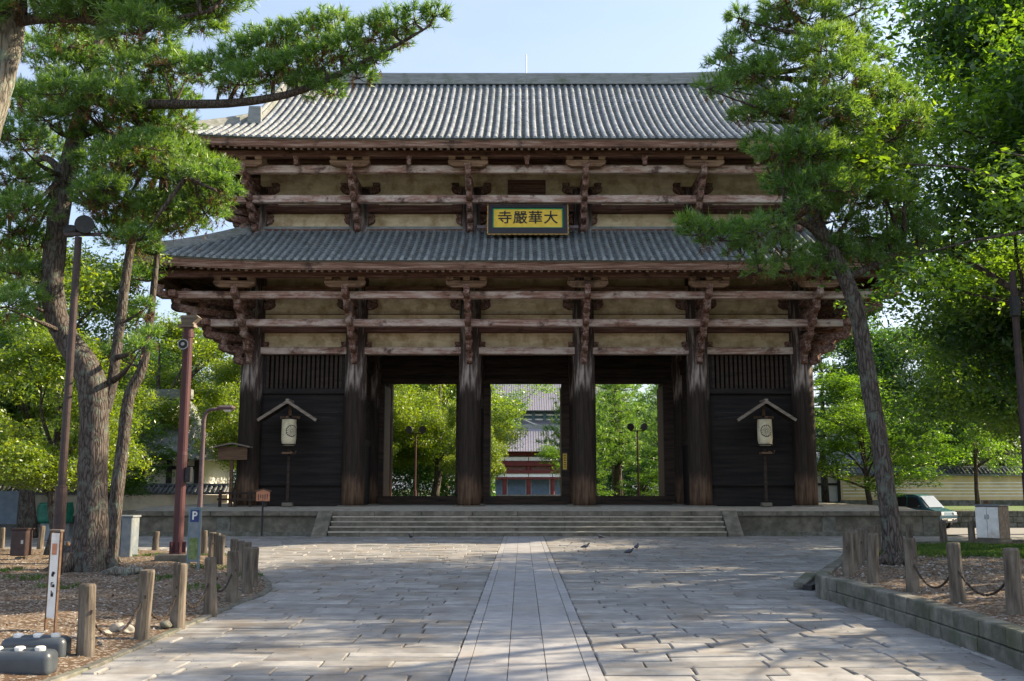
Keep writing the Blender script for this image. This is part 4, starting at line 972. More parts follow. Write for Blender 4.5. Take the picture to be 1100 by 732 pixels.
#@@SHADE
SH = 'trees beside the avenue on the right'
for x, y, h, k in ((24.5, 23.5, 16.5, 'airy'), (24, 11.5, 14, 'airy')):
    tree(k, x, y, h, 'avenue tree off to the right, ' + ('behind the near broadleaf tree' if y > 18 else 'nearest the camera'), None, .4, SH)

# ------------------------------------------------------------------ walls, halls, the far gate
def tiled_wall(name, label, x0, x1, y, z, h, wallm, lines=False, base=True, cope=.55, rz=0):
    o = thing(name, label, 'wall', ((x0 + x1) / 2, y, z), rz); L = (x1 - x0) / 2
    MB().box((0, 0, h / 2), (2 * L, .5, h)).build('wall_face', wallm, o)
    if base: MB().box((0, 0, .2), (2 * L + .1, .64, .5)).build('stone_footing', 'wallstone', o)
    if lines:
        mb = MB()
        for k in range(5): mb.box((0, -.255, .75 + k * (h - 1.0) / 5), (2 * L, .03, .07))
        mb.build('white_lines', 'line', o)
    cp = MB(); cp.prism([(-cope - .1, h + .02), (-cope - .1, h + .12), (-.12, h + .5), (.12, h + .5), (cope + .1, h + .12), (cope + .1, h + .02)], Matrix.Rotation(R(90), 4, 'Z'), 2 * L)
    tl = cp.build('coping', 'walltile', o); r = MB(); n = int(2 * L / .3)
    for i in range(n):
        x = -L + (i + .5) * 2 * L / n; r.tube([(x, -cope - .14, h + .15), (x, -.1, h + .54)], .075, 6)
    r.tube([(-L, 0, h + .58), (L, 0, h + .58)], .13, 8); r.build('coping_rolls', 'walltile', tl); return o
tiled_wall('plaster_wall', 'long cream wall with grey tile coping left of the gate', -43, -18.5, 63.5, 0, 1.75, 'cream')
tiled_wall('plaster_wall', 'ochre wall with five white lines and dark tile coping on the right', 23.5, 62, 74, .85, 2.2, 'yellowwall', True)
gl = gnd(1052, 566, 0); lw = thing('terrace_wall', 'low mossy stone wall below the grass strip on the right', 'stone wall', (42, 57, 0))
mb = MB()
for c in range(3):
    x = -20.6
    while x < 20:
        L = random.uniform(.5, .9); mb.bb((x + .01, random.uniform(-.02, .02), -.1 + c * .34), (x + L - .01, .45, .23 + c * .34)); x += L
mb.build('stone_courses', 'wallstone', lw, bevel=.03)
kind(MB().add([(21.4, 57.4, .9), (80, 57.4, .9), (80, 90, .9), (21.4, 90, .9), (21.4, 57.4, -.1), (21.4, 90, -.1)], [(0, 1, 2, 3), (4, 0, 3, 5)]).build('grass_terrace', 'turf'), 'structure')
def hall(name, label, x, y, wd, dp, h, rh, z=0, over=1.6, wallm='whitewall', roofm='tile', postm='black', n=9, rolls=.5, hip=.28):
    o = thing(name, label, 'building', (x, y, z)); MB().bb((-wd / 2, -dp / 2, 0), (wd / 2, dp / 2, h)).build('wall', wallm, o)
    p = MB()
    for i in range(n + 1):
        xx = -wd / 2 + wd * i / n; p.box((xx, -dp / 2 - .05, h / 2), (.34, .3, h))
    for zz in (.35, h * .5, h * .82, h - .12): p.box((0, -dp / 2 - .03, zz), (wd, .16, .22))
    p.build('timber_frame', postm, o)
    a, b = wd / 2 + over, dp / 2 + over; rl = wd / 2 - dp * hip; rf = MB(); seg = 8
    def pz(t): return h - .25 + rh * (t * .72 + .28 * t * t)
    for i in range(seg):
        t0, t1 = i / seg, (i + 1) / seg
        def rgp(t): ax, by = a + (rl - a) * t, b * (1 - t); return [(-ax, -by, pz(t)), (ax, -by, pz(t)), (ax, by, pz(t)), (-ax, by, pz(t))]
        rf.add(rgp(t0) + rgp(t1), [(k, (k + 1) % 4, (k + 1) % 4 + 4, k + 4) for k in range(4)])
    rf.add([(-a, -b, h - .26), (a, -b, h - .26), (a, b, h - .26), (-a, b, h - .26)], [(3, 2, 1, 0)])
    r = rf.build('roof', roofm, o); rt = MB(); nx = int(2 * a / rolls)
    for i in range(nx):
        x0 = -a + (i + .5) * 2 * a / nx; pts = []
        for k in range(seg + 1):
            t = k / seg; ax = a + (rl - a) * t
            if abs(x0) <= ax + .01: pts.append((x0, -b * (1 - t), pz(t) + .03))
        if len(pts) > 1: rt.tube(pts, rolls * .24, 5)
    rt.build('roof_rolls', roofm, r); MB().box((0, 0, h - .25 + rh + .25), (2 * rl + .6, .6, .7)).build('roof_ridge', 'ridge', r)
    return o
hall('temple_hall', 'white-walled hall with dark posts and a grey tiled roof behind the left wall', -30.5, 72, 17, 8, 4.3, 4.6)
hall('temple_hall', 'low hall with a pale tiled roof glimpsed through trees on the right', 33, 96, 26, 10, 4.0, 5.0, .5)
# red middle gate far behind, and the great hall behind it
cg = thing('red_gate', 'distant vermilion temple gate with a grey roof seen through the middle doorway', 'temple gate', (0, 190, .0))
zc = lambda py, Y=190: at(561, py, Y).z
MB().bb((-14, 0, 0), (14, 8, .9)).build('stone_base', 'stone', cg)
mb = MB()
for k in range(-3, 4): mb.lathe([(.42, .9), (.42, zc(487))], (k * 4.55 + 1.2, 1, 0), 12)
mb.build('pillars', 'vermilion', cg)
mb = MB(); mb.bb((-14, 3.6, .9), (14, 4, zc(487))); mb.build('wall', 'whitewall', cg)
mb = MB()
for py, hh in ((487.5, .7), (498, .9), (507, .6), (514, .4)): mb.box((0, .55, zc(py)), (28, .5, hh))
mb.build('red_beams', 'vermilion', cg)
mb = MB()
for k in range(-3, 3): mb.bb((k * 4.55 + 1.75, 3.3, .9), (k * 4.55 + 5.2, 3.58, zc(515)))
mb.build('doors', 'reddoor', cg)
mb = MB(); mb.bb((-14, 1.1, zc(505)), (14, 1.3, zc(499))); mb.build('dark_panel', 'darkbeam', cg)
mb = MB(); mb.bb((-14, .6, zc(495)), (14, .75, zc(491))); mb.build('white_panel', 'whitewall', cg); mb = MB(); mb.bb((-14, .6, zc(512.5)), (14, .75, zc(509))); mb.build('white_panel', 'whitewall', cg)
def farroof(par, x, y0, y1, z0, z1, half, half2, sp, m, name='roof'):
    rf = MB(); seg = 6
    for i in range(seg):
        t0, t1 = i / seg, (i + 1) / seg
        def pt(t): return y0 + (y1 - y0) * t, z0 + (z1 - z0) * (t * .8 + .2 * t * t), half + (half2 - half) * t
        (ya, za, ha), (yb, zb, hb) = pt(t0), pt(t1); rf.add([(x - ha, ya, za), (x + ha, ya, za), (x + hb, yb, zb), (x - hb, yb, zb)], [(0, 1, 2, 3)])
    rf.add([(x - half, y0, z0), (x + half, y0, z0), (x + half, y1 + (y1 - y0), z0), (x - half, y1 + (y1 - y0), z0)], [(3, 2, 1, 0)])
    rf.add([(x - half2, y1, z1), (x + half2, y1, z1), (x + half, 2 * y1 - y0, z0), (x - half, 2 * y1 - y0, z0)], [(0, 1, 2, 3)])
    r = rf.build(name, m, par); rt = MB(); n = int(2 * half / sp)
    for i in range(n):
        u = x - half + (i + .5) * 2 * half / n; pts = []
        for k in range(seg + 1):
            t = k / seg; yy = y0 + (y1 - y0) * t; zz = z0 + (z1 - z0) * (t * .8 + .2 * t * t)
            if abs(u - x) < half + (half2 - half) * t + .01: pts.append((u, yy, zz + .04))
        if len(pts) > 1: rt.tube(pts, sp * .085, 5)
    rt.build('roof_rolls', m, r); return r
farroof(cg, 0, -2.5, 4, zc(485, 187.5), zc(459, 194), 17, 14, .5, 'fartile')
MB().box((0, 4, zc(458.5, 194)), (28.6, .8, .8)).build('roof_ridge', 'ridge', cg)
for s in ():
    mb = MB(); mb.box((s * 18, 0, 2.2), (8, .5, 4.4)); mb.box((s * 18, -.3, 4.6), (8, 2.2, .5)); mb.build('corridor_wing', 'whitewall', cg)
dh = thing('great_hall', 'huge grey-roofed great hall far behind the red gate', 'temple hall', (0, 320, 0))
zd = lambda py, Y=320: at(561, py, Y).z
MB().bb((-28, 0, 0), (28, 45, zd(441))).build('wall', 'farteal', dh)
farroof(dh, 0, -6, 22, zd(441, 314), zd(376, 342), 36, 24, .75, 'fartile')
farroof(dh, 0, -9, -1, zd(463, 311), zd(452, 319), 38, 30, .75, 'fartile', 'skirt_roof')
mb = MB()
for k in range(-7, 8):
    mb.box((k * 3.6, -.6, (zd(459) + zd(442)) / 2), (1.0, 1.0, zd(442) - zd(459)))
mb.build('bracket_row', 'farteal', dh)
mb = MB(); 
for zz in (zd(446), zd(451)): mb.box((0, -.4, zz), (56, .4, .5))
mb.build('white_band', 'whitewall', dh)
ar = MB(); pts = [(x, -9.6, zd(458, 311) + 2.2 * math.exp(-(x / 4.0) ** 2)) for x in np.linspace(-9, 9, 25)]
ar.tube([(p[0] - 1, p[1], p[2]) for p in pts], .35, 6); ar.build('curved_gable', 'greypaint', dh)
for s in (-1, 1):
    tree('dark', s * 16, 150, 11, 'rounded tree in the court before the red gate, %s side' % ('west' if s < 0 else 'east'), None, 0, 'court trees')

def hedge(label, x0, x1, y, h):
    n = int((x1 - x0) * 1000); C = np.stack([rng.uniform(x0, x1, n), y + rng.uniform(-1.2, 1.2, n), h * rng.uniform(0, 1, n) ** .9], 1); C[:, 2] *= 1 + .18 * vnoise(C[:, 0] * .6, C[:, 1])
    tag(link_mesh('hedge', np_mesh('hedge', leaf_quads(C, .36, rng, 0), 4), 'leaf_dark'), label, 'hedge')
hedge('long dark hedge behind the trees of the left doorway', -34, -3.2, 118, 5.6); hedge('long dark hedge behind the trees of the right doorway', 4.6, 34, 118, 5.6)
# ------------------------------------------------------------------ standing lanterns before the end bays
def crest(parent, rad, r, zc_, face):
    """sixteen-petal flower crest laid on the curved paper"""
    ring_, pet = MB(), MB()
    def pt(a, b, e): th = a / rad; return (math.sin(th + face) * (rad + e), -.1 - math.cos(th + face) * (rad + e), zc_ + b)
    nr, ns = 6, 32
    vs = [pt(r * i / nr * math.cos(2 * math.pi * k / ns), r * i / nr * math.sin(2 * math.pi * k / ns), .004) for i in range(nr + 1) for k in range(ns)]
    ring_.add(vs, [(i * ns + k, i * ns + (k + 1) % ns, (i + 1) * ns + (k + 1) % ns, (i + 1) * ns + k) for i in range(nr) for k in range(ns)])
    for k in range(16):
        t = 2 * math.pi * (k + .5) / 16; vs = []
        rr = ((.20, .018), (.4, .052), (.6, .085), (.76, .112), (.84, .10), (.89, .05))
        for q, wd in rr:
            for s_ in (-1, 1): a, b = q, wd * s_; vs.append(pt(r * (a * math.cos(t) - b * math.sin(t)), r * (a * math.sin(t) + b * math.cos(t)), .010))
        pet.add(vs, [(2 * i, 2 * i + 1, 2 * i + 3, 2 * i + 2) for i in range(len(rr) - 1)])
    vs = [pt(r * .15 * math.cos(2 * math.pi * k / 12), r * .15 * math.sin(2 * math.pi * k / 12), .010) for k in range(12)]; pet.add(vs, [tuple(range(12))])
    ring_.build('crest_ring', 'ink', parent); pet.build('crest_petals', 'paper', parent)
def lantern(px, face, label):
    Y = YF - 1.05; bz = ZB - .004
    b = at(px, 520, Y); o = thing('lantern_stand', label, 'lantern', (b.x, Y, bz)); z = lambda py: at(px, py, Y).z - bz
    MB().box((0, .1, z(482) / 2), (.14, .14, z(482))).build('post', 'inner', o, bevel=.015)
    MB().box((0, .1, .1), (.5, .4, .2)).build('post_foot', 'stone', o, bevel=.02)
    mb = MB(); mb.box((0, -.1, z(487)), (.5, .6, .09)); mb.tube([(.1, -.2, z(485)), (.38, -.24, z(487.5)), (.42, -.24, z(484))], .02, 5); mb.build('support_shelf', 'wood', o)
    pz = [(.26, z(479)), (.33, z(477)), (.36, z(473)), (.365, z(465)), (.36, z(456)), (.35, z(450))]
    lo = MB().lathe(pz, (0, -.1, 0), 28).build('lantern_body', 'paper', o, smooth=False)
    rb = MB(); rb.lathe([(.37, z(478.5)), (.37, z(477.4))], (0, -.1, 0), 28); rb.lathe([(.36, z(451)), (.36, z(449.5))], (0, -.1, 0), 28); rb.build('lantern_ring', 'ink', lo)
    crest(lo, .366, .30, z(463.5), face)
    zt_, ze_ = z(432), z(451.5); hw = 1.40; rf = MB()
    for s in (-1, 1):
        pts = [Vector((0, -.1, zt_)), Vector((s * hw * .5, -.1, zt_ - (zt_ - ze_) * .54)), Vector((s * hw, -.1, ze_))]
        for k in range(2):
            rf.bar(pts[k], pts[k + 1], 1.05, .07, (0, 0, 1)) if False else None
        d = pts[2] - pts[0]; ang = math.atan2(-d.z, abs(d.x)) * s
        rf.box(pts[0].lerp(pts[2], .5), (d.length + .04, 1.05, .07), Matrix.Rotation(ang, 3, 'Y'))
    ro = rf.build('roof', 'inner', o, bevel=.01)
    bg = MB()
    for s in (-1, 1):
        a, b_ = Vector((s * .02, -.64, zt_ - .04)), Vector((s * (hw + .05), -.64, ze_ - .05)); bg.bar(a, b_, .07, .14)
    bg.box((0, -.64, zt_ - .02), (.16, .1, .24)); bg.box((0, -.1, zt_ + .05), (.14, 1.15, .1)); bg.build('bargeboard', 'wood_grey', ro)
    mb = MB(); mb.bb((-.5, .02, z(450)), (.5, .16, z(447))); mb.bb((-.08, .02, z(450)), (.08, .16, zt_ - .06)); mb.bar((0, .1, z(449)), (0, -.6, z(449)), .1, .1); mb.build('roof_bracket', 'wood', o)
    mb = MB(); s = 1 if face > .2 else -1
    mb.tube([(s * .5, .1, z(444)), (s * 2.3, .55, z(442))], .011, 5); mb.tube([(s * .5, .1, z(446)), (s * 2.2, .55, z(449))], .011, 5); mb.build('stay_wire', 'black', o)
    return o
lantern(309, .62, 'paper lantern under a small gabled roof before the left bay, crest turned right')
lantern(823, .0, 'paper lantern under a small gabled roof before the right bay, crest facing front')
# roofed notice board, railing, orange sign at the left
b = at(252, 543, YF - .3); nbd = thing('notice_board', 'small dark roofed notice board on a post at the gate\'s left corner', 'notice board', (b.x, YF - 1.0, ZB - .01))
z = lambda py: at(252, py, YF - 1).z - ZB
MB().box((-.05, .1, z(494) / 2), (.16, .16, z(494))).build('post', 'wood', nbd, bevel=.01)
MB().box((0, 0, (z(480) + z(494)) / 2), (1.45, .12, z(480) - z(494))).build('board', 'wood', nbd, bevel=.01)
mb = MB(); mb.prism([(-.9, z(481)), (-.9, z(479.6)), (0, z(475.5)), (.9, z(479.6)), (.9, z(481)), (0, z(477))], Matrix.Identity(4), .6); mb.build('roof', 'wood_grey', nbd)
rl = thing('railing', 'low dark timber railing on the platform beside the gate\'s left corner', 'railing', at(236, 544, YF - 1.0)); rl.location.z = ZB - .01
mb = MB()
for k in range(4): mb.box((k * .75, 0, .42), (.13, .13, .84))
mb.build('posts', 'inner', rl); mb = MB()
for zz in (.36, .68): mb.box((1.12, 0, zz), (2.5, .09, .1))
mb.build('rails', 'inner', rl)
b = gnd(281, 576); sg = thing('wooden_sign', 'small orange-brown wooden sign on a thin dark post below the platform', 'sign', b); z = lambda py: at(281, py, b.y).z
MB().box((0, 0, z(538) / 2), (.07, .07, z(538))).build('post', 'black', sg)
mb = MB(); mb.prism([(-.31, z(538.5)), (-.31, z(528.5)), (0, z(526.2)), (.31, z(528.5)), (.31, z(538.5))], Matrix.Identity(4), .06); mb.build('board', 'wood_orange', sg)
mb = MB(); mb.prism([(-.38, z(528.2)), (-.38, z(527.4)), (0, z(525)), (.38, z(527.4)), (.38, z(528.2)), (0, z(525.9))], Matrix.Identity(4), .12); mb.build('cap', 'wood', sg)
mb = MB()
for k in range(5): mb.box((-.2 + .1 * k, -.035, (z(537.2) + z(530)) / 2 + random.uniform(-.02, .02)), (.03, .012, .22 + random.uniform(-.08, .06)))
mb.build('lettering', 'ink', sg)

# ------------------------------------------------------------------ poles and lamps
def polethick(px): return px
b = gnd(190, 604, HL + .1); Yp = b.y; sp_ = thing('loudspeaker_pole', 'tall maroon steel pole with a horn loudspeaker near its top, on a concrete block', 'pole', (b.x, Yp, HL + .08)); zb = HL + .08
z = lambda py: at(197, py, Yp).z - zb
MB().box((0, 0, .08), (1.0, .8, .34)).build('concrete_foot', 'stone', sp_, bevel=.02)
MB().lathe([(.22, .25), (.22, .29)], n=16).build('base_plate', 'polered', sp_)
mb = MB(); mb.lathe([(.145, .27), (.145, 3), (.15, 3.001), (.14, 3.1), (.14, z(363)), (.16, z(362.8)), (.16, z(357)), (.14, z(356.8)), (.14, z(349))], n=16, )
for k in range(6):
    a = math.pi / 3 * k; mb.box((math.cos(a) * .18, math.sin(a) * .18, .42), (.1, .02, .32), Matrix.Rotation(a, 3, 'Z'))
mb.build('pole', 'polered', sp_, smooth=False)
mb = MB(); mb.prism([(-.16, z(349)), (-.2, z(340)), (.24, z(339)), (.34, z(342)), (.18, z(347)), (.16, z(349))], Matrix.Identity(4), .3); mb.bb((-.26, -.16, z(352)), (.2, .16, z(349))); mb.build('head_bracket', 'wood_grey', sp_)
hn = MB(); hz = z(372); hn2 = [(.05, 0), (.06, .08), (.09, .16), (.145, .24), (.155, .26)]
MB_ = MB().lathe(hn2, n=18); 
for i, v in enumerate(MB_.v): MB_.v[i] = (v[0], -.14 - v[2], hz + v[1])
ls = MB_.build('loudspeaker', 'metal', sp_); ms = MB().lathe([(.125, 0), (.125, .012)], n=18); ms.v = [(a, -.402 - c, hz + b_) for a, b_, c in ms.v]; ms.build('horn_mouth', 'black', ls); ms = MB().lathe([(.05, 0), (.05, .03)], n=12); ms.v = [(a, -.415 - c, hz + b_) for a, b_, c in ms.v]; ms.build('horn_core', 'metal', ls)
MB().box((.22, -.02, z(510)), (.16, .2, .42)).build('junction_box', 'black', sp_, bevel=.01)
b = gnd(205, 600, HL + .1); s2 = thing('street_lamp', 'slim mauve street lamp with a bent arm and a small shade, beside the maroon pole', 'street lamp', (b.x, b.y + .6, HL + .08)); Yp = b.y + .6; z = lambda py: at(207, py, Yp).z - HL - .08
mb = MB(); mb.tube([(0, 0, 0), (.0, 0, z(560)), (.0, 0, z(452)), (.03, 0, z(446)), (.10, -.02, z(442)), (.22, -.05, z(440.5)), (.50, -.1, z(439.5))], [.085, .08, .065, .06, .055, .05, .05], 12); mb.build('pole', 'purple', s2, smooth=True)
mb = MB(); mb.box((.72, -.14, z(438.6)), (.5, .3, .13)); mb.build('shade', 'purple', s2, bevel=.05); MB().box((.76, -.14, z(441)), (.3, .22, .12), None, .6).build('lens', 'lens', s2, bevel=.03)
# floodlight pole at left
def floodlight(mb, c, r=.2, yaw=0):
    t = MB().lathe([(r * .55, -.18), (r * .8, -.10), (r, .05), (r, .16)], n=16); rot = Matrix.Rotation(yaw, 3, 'Z') @ Matrix.Rotation(R(90), 3, 'X')
    for v in t.v: mb.v.append(tuple(Vector(c) + rot @ Vector(v)))
    o = len(mb.v) - len(t.v); mb.f += [tuple(i + o for i in f) for f in t.f]
b = gnd(60, 618, HL + .1); Yp = b.y; fl = thing('floodlight_pole', 'dark maroon pole with a round floodlight on a crossbar, behind the narrow notice sign', 'light pole', (b.x, Yp, HL + .08)); z = lambda py: at(84, py, Yp).z - HL - .08
MB().lathe([(.135, 0), (.135, z(524)), (.14, z(523.8)), (.14, z(522)), (.095, z(521.8)), (.085, z(255))], n=14).build('pole', 'poledark', fl, smooth=False)
MB().box((.1, 0, z(252)), (.9, .08, .08)).build('crossbar', 'poledark', fl)
mb = MB(); floodlight(mb, (.14, -.05, z(243)), .23, .5); mb.box((.14, 0, z(249)), (.1, .1, .18)); mb.build('floodlight', 'black', fl)
mb = MB(); floodlight(mb, (-.2, .1, z(247)), .16, -2.0); mb.build('floodlight', 'black', fl)
# right edge pole
b = at(1110, 598, 25.5); rp = thing('dark_pole', 'tall near-black pole at the right edge beside the bed', 'pole', (b.x, 25.5, .4)); z = lambda py: at(1096, py, 25.5).z - .4
mb = MB(); mb.lathe([(.15, -.1), (.15, .25), (.13, .3), (.13, z(510)), (.14, z(509.8)), (.14, z(508)), (.10, z(507.8)), (.085, z(292))], n=14); mb.build('pole', 'poledark', rp)
MB().box((-.05, -.1, z(330)), (.2, .16, .5)).build('junction_box', 'black', rp) 
for px, py, lab in ((447, 458, 'twin-headed floodlight pole in the left doorway'), (684.5, 455, 'twin-headed floodlight pole in the right doorway')):
    Y = 74; p = at(px, py, Y); o = thing('floodlight_pole', lab, 'light pole', (p.x, Y, 0)); z1 = at(px, py + 8, Y).z
    MB().lathe([(.12, -.05), (.12, 2), (.07, 2.02), (.06, z1)], n=10).build('pole', 'polered', o)
    MB().box((0, 0, z1), (1.1, .07, .07)).build('crossbar', 'polered', o)
    for s in (-1, 1): mb = MB(); floodlight(mb, (s * .47, -.05, z1 + .28), .27, s * .3); mb.build('floodlight', 'black', o)
# ------------------------------------------------------------------ signs and boxes on the left
b = gnd(207, 612, HL + .1); ps = thing('parking_sign', 'narrow teal-framed parking sign panel with a white P on blue', 'parking sign', (b.x, b.y, HL + .08), R(-12)); z = lambda py: at(208, py, b.y).z - HL - .08
mb = MB()
for s in (-1, 1): mb.box((s * .15, 0, z(545) / 2), (.05, .06, z(545)))
mb.box((0, 0, z(545) - .025), (.25, .055, .05)); mb.build('frame', 'signgreen', ps, bevel=.008)
MB().bb((-.125, -.018, z(604)), (.125, .018, z(547))).build('panel', 'greypaint', ps); MB().bb((-.12, -.026, z(601)), (.12, -.0185, z(578))).build('mossy_stain', 'moss', ps)
MB().bb((-.12, -.027, z(561)), (.12, -.0187, z(548))).build('blue_square', 'blue', ps)
lettering('lettering', 'P', .29, 'white', ps, Matrix.Translation((0, -.03, z(554.5))) @ Matrix.Rotation(R(90), 4, 'X'), 1, .006, .004)
mb = MB()
for k, (x, hh) in enumerate(((-.04, .16), (.03, .1), (.05, .07))): mb.box((x, -.024, z(566) - .1 * k), (.05, .008, hh))
mb.build('faded_mark', 'greypaint', ps)
b = gnd(53, 690); ns = thing('narrow_sign', 'narrow upright white notice board on two thin brown posts at the left front', 'sign', (b.x, b.y, .0), R(-32)); z = lambda py: at(56, py, b.y).z
mb = MB()
for s in (-1, 1): mb.box((s * .115, 0, z(570) / 2), (.03, .03, z(570)))
mb.build('posts', 'wood', ns); MB().bb((-.1, -.012, z(664)), (.1, .012, z(573))).build('board', 'white', ns); MB().bb((-.135, -.03, z(571)), (.135, .03, z(569))).build('cap', 'wood_grey', ns)
MB().bb((-.06, -.018, z(596)), (.05, -.0125, z(584))).build('orange_mark', 'wood_orange', ns)
mb = MB()
for py in (616, 628, 638):
    for k in range(4): mb.box((random.uniform(-.03, .03), -.016, z(py) + random.uniform(-.03, .03)), (random.choice((.05, .015)), .006, random.choice((.012, .04))))
mb.build('lettering', 'ink', ns)
# two plastic water-weight bases at its foot
def tank(px, py, label, L, rz):
    b = gnd(px, py); o = thing('weight_base', label, 'weight base', (b.x, b.y, 0), rz, 'plastic weight bases'); mb = MB()
    n = 12; prof = [(.0, .04), (.02, .0), (.08, 0), (.10, 0)]
    mb.box((0, 0, .16), (L, .34, .30)); t = mb.build('tank', 'tank', o); bv = t.modifiers.new('bevel', 'BEVEL'); bv.width = .085; bv.segments = 5; t.data.polygons.foreach_set('use_smooth', [True] * len(t.data.polygons))
    mb = MB(); mb.box((0, 0, .305), (L * .55, .13, .05)); mb.build('raised_rib', 'tank', o, bevel=.02)
    for xx in (-L * .28, .02, L * .30): MB().lathe([(.055, .295), (.06, .31), (.06, .345), (.045, .355)], (xx, -.02, 0), 14).build('filler_cap', 'white', o)
    return o
tank(18, 728, 'front grey plastic weight base at the bottom left corner', .84, R(4)); tank(38, 711, 'rear grey plastic weight base behind the other one at the bottom left', .80, R(4))
b = gnd(21, 606, HL); bx_ = thing('meter_box', 'dark brown metal box on a short post under the young tree at the left', 'metal box', (b.x, b.y, HL)); z = lambda py: at(21, py, b.y).z - HL
mb = MB(); mb.box((0, 0, z(600) / 2), (.2, .2, z(597))); mb.box((0, 0, .05), (.6, .5, .14)); mb.build('post', 'stone', bx_)
MB().bb((-.21, -.2, z(597)), (.23, .2, z(569))).build('box', 'poledark', bx_, bevel=.02); MB().bb((-.24, -.24, z(569)), (.26, .24, z(567.6))).build('lid', 'poledark', bx_)
MB().bb((.1, -.225, z(584)), (.16, -.195, z(580))).build('latch', 'metal', bx_)
b = gnd(58, 581); gt = thing('covered_machine', 'small machine on a grey box wrapped in green tarpaulin behind the dark maroon pole', 'covered machine', (b.x, b.y, 0)); z = lambda py: at(58, py, b.y).z
MB().bb((-.46, -.35, 0), (.46, .35, z(561))).build('grey_box', 'greypaint', gt, bevel=.03)
me = bpy.data.meshes.new('tarpaulin'); bm = bmesh.new(); bmesh.ops.create_cube(bm, size=1); bmesh.ops.subdivide_edges(bm, edges=bm.edges, cuts=7, use_grid_fill=True)
zz0, zz1 = z(562), z(540)
for v in bm.verts:
    c = v.co; k = 1 - .18 * abs(c.z) - .10 * (c.x * c.x + c.y * c.y); wv = 1 + .07 * math.sin(9 * c.x + 5 * c.z) + .06 * math.sin(13 * c.y - 7 * c.z + 4 * c.x)
    v.co = Vector((c.x * 1.22 * k * wv, c.y * .95 * k * wv, (zz0 + zz1) / 2 + c.z * (zz1 - zz0) * (1 - .12 * (c.x ** 2 + c.y ** 2)) * 1.02))
bm.to_mesh(me); bm.free(); link_mesh('tarpaulin', me, 'tarp', gt, smooth=True)
mb = MB(); mb.tube([(.0, .0, z(542)), (.02, 0, z(526))], .05, 6); mb.tube([(.28, .1, z(542)), (.36, .1, z(522))], .04, 6); mb.build('handle', 'black', gt)
b = gnd(128, 603, HL); cb = thing('utility_cabinet', 'grey-blue metal cabinet half hidden behind the pine trunks on the left', 'cabinet', (b.x, b.y + .3, HL)); z = lambda py: at(128, py, b.y).z - HL
MB().bb((-.32, -.3, .1), (.32, .3, z(556))).build('body', 'greypaint', cb, bevel=.02); MB().bb((-.34, -.32, -.05), (.34, .32, .1)).build('plinth', 'stone', cb); MB().bb((-.35, -.33, z(556)), (.35, .33, z(554))).build('lid', 'greypaint', cb)
mb = MB(); mb.bb((.0, -.306, .16), (.012, -.296, z(558))); mb.build('door_seam', 'black', cb)
fc_ = thing('sheet_fence', 'blue-grey sheeting fence at the far left edge', 'fence', at(2, 563, 60)); fc_.location.z = 0; fc_.location.x -= 2.5
MB().bb((-4, -.03, .05), (3.6, .03, 2.0)).build('sheet', 'bluetarp', fc_); mb = MB()
for k in range(6): mb.bb((-4 + k * 1.52 - .04, .035, 0), (-4 + k * 1.52 + .04, .11, 2.1))
mb.build('posts', 'metal', fc_)
# white cabinet on the right
b = gnd(1064, 583, HR); wc = thing('utility_cabinet', 'white two-door metal cabinet with brown side in the right bed', 'cabinet', (b.x + .3, b.y + .4, HR), R(-50)); z = lambda py: at(1064, py, b.y).z - HR
MB().bb((-.39, -.37, .1), (.39, .37, z(544))).build('body', 'wood_grey', wc, bevel=.02)
for s in (-1, 1):
    d_ = MB().bb((s * .19 - .183, -.395, .14), (s * .19 + .183, -.372, z(545))).build('door', 'white', wc, bevel=.006)
    MB().bb((s * .05 - .02, -.415, z(558)), (s * .05 + .02, -.3955, z(553))).build('latch', 'metal', d_)
MB().bb((-.43, -.42, z(544)), (.43, .42, z(542.4))).build('lid', 'greypaint', wc, bevel=.01); MB().bb((-.41, -.39, -.08), (.41, .39, .1)).build('plinth', 'stone', wc)
MB().box((-.1, -.1, z(541.6) + .05), (.16, .16, .12)).build('vent_knob', 'wood', wc)
# ------------------------------------------------------------------ bollards and their chains
def make_bollard():
    o = thing('bollard', 'x', 'bollard'); me = MB(); me.lathe([(.105, -.25), (.107, .0), (.104, .15), (.099, .4), (.097, .6), (.1, .8), (.1, .96), (.088, .992)], n=16)
    ph = random.uniform(0, 6); tx, ty = random.uniform(-.12, .12), random.uniform(-.12, .12)
    for i, (x, y, z) in enumerate(me.v):
        a = math.atan2(y, x); k = 1 + .05 * math.sin(3 * a + ph + z) + .03 * math.sin(7 * a - 2 * z + ph) + random.uniform(-.012, .012) + .05 * math.sin(2.2 * z + ph)
        me.v[i] = (x * k + .02 * math.sin(2 * z + ph), y * k, z + (tx * x + ty * y if z > .9 else 0))
    me.build('post', 'post', o); MB().box((.1, 0, .62), (.05, .02, .05)).build('chain_eye', 'chain', o); return o
protos = [make_bollard() for _ in range(4)]; fresh = list(protos)
BPOS = {}
def bollard(key, px, py, top, label, group, z0):
    b = gnd(px, py, z0); hgt = at(px, top, b.y).z - z0
    loc = (b.x, b.y, z0); s = (1.05, 1.05, hgt / .995)
    if fresh: o = fresh.pop(); o.location = loc; o.scale = s; o['label'] = label; o['group'] = group
    else: o = copy_thing(random.choice(protos), loc, 0, s, label, group)
    o.rotation_euler = (random.uniform(-.035, .035), random.uniform(-.035, .035), random.uniform(0, 6)); BPOS[key] = (Vector(loc), hgt)
BL, BR = 'wooden bollards of the left bed', 'wooden bollards of the right bed'
ordn = ['nearest the camera', 'second from the front', 'third from the front', 'fourth from the front', 'fifth from the front', 'sixth, at the rounded tip', 'at the rounded tip just behind the sixth']
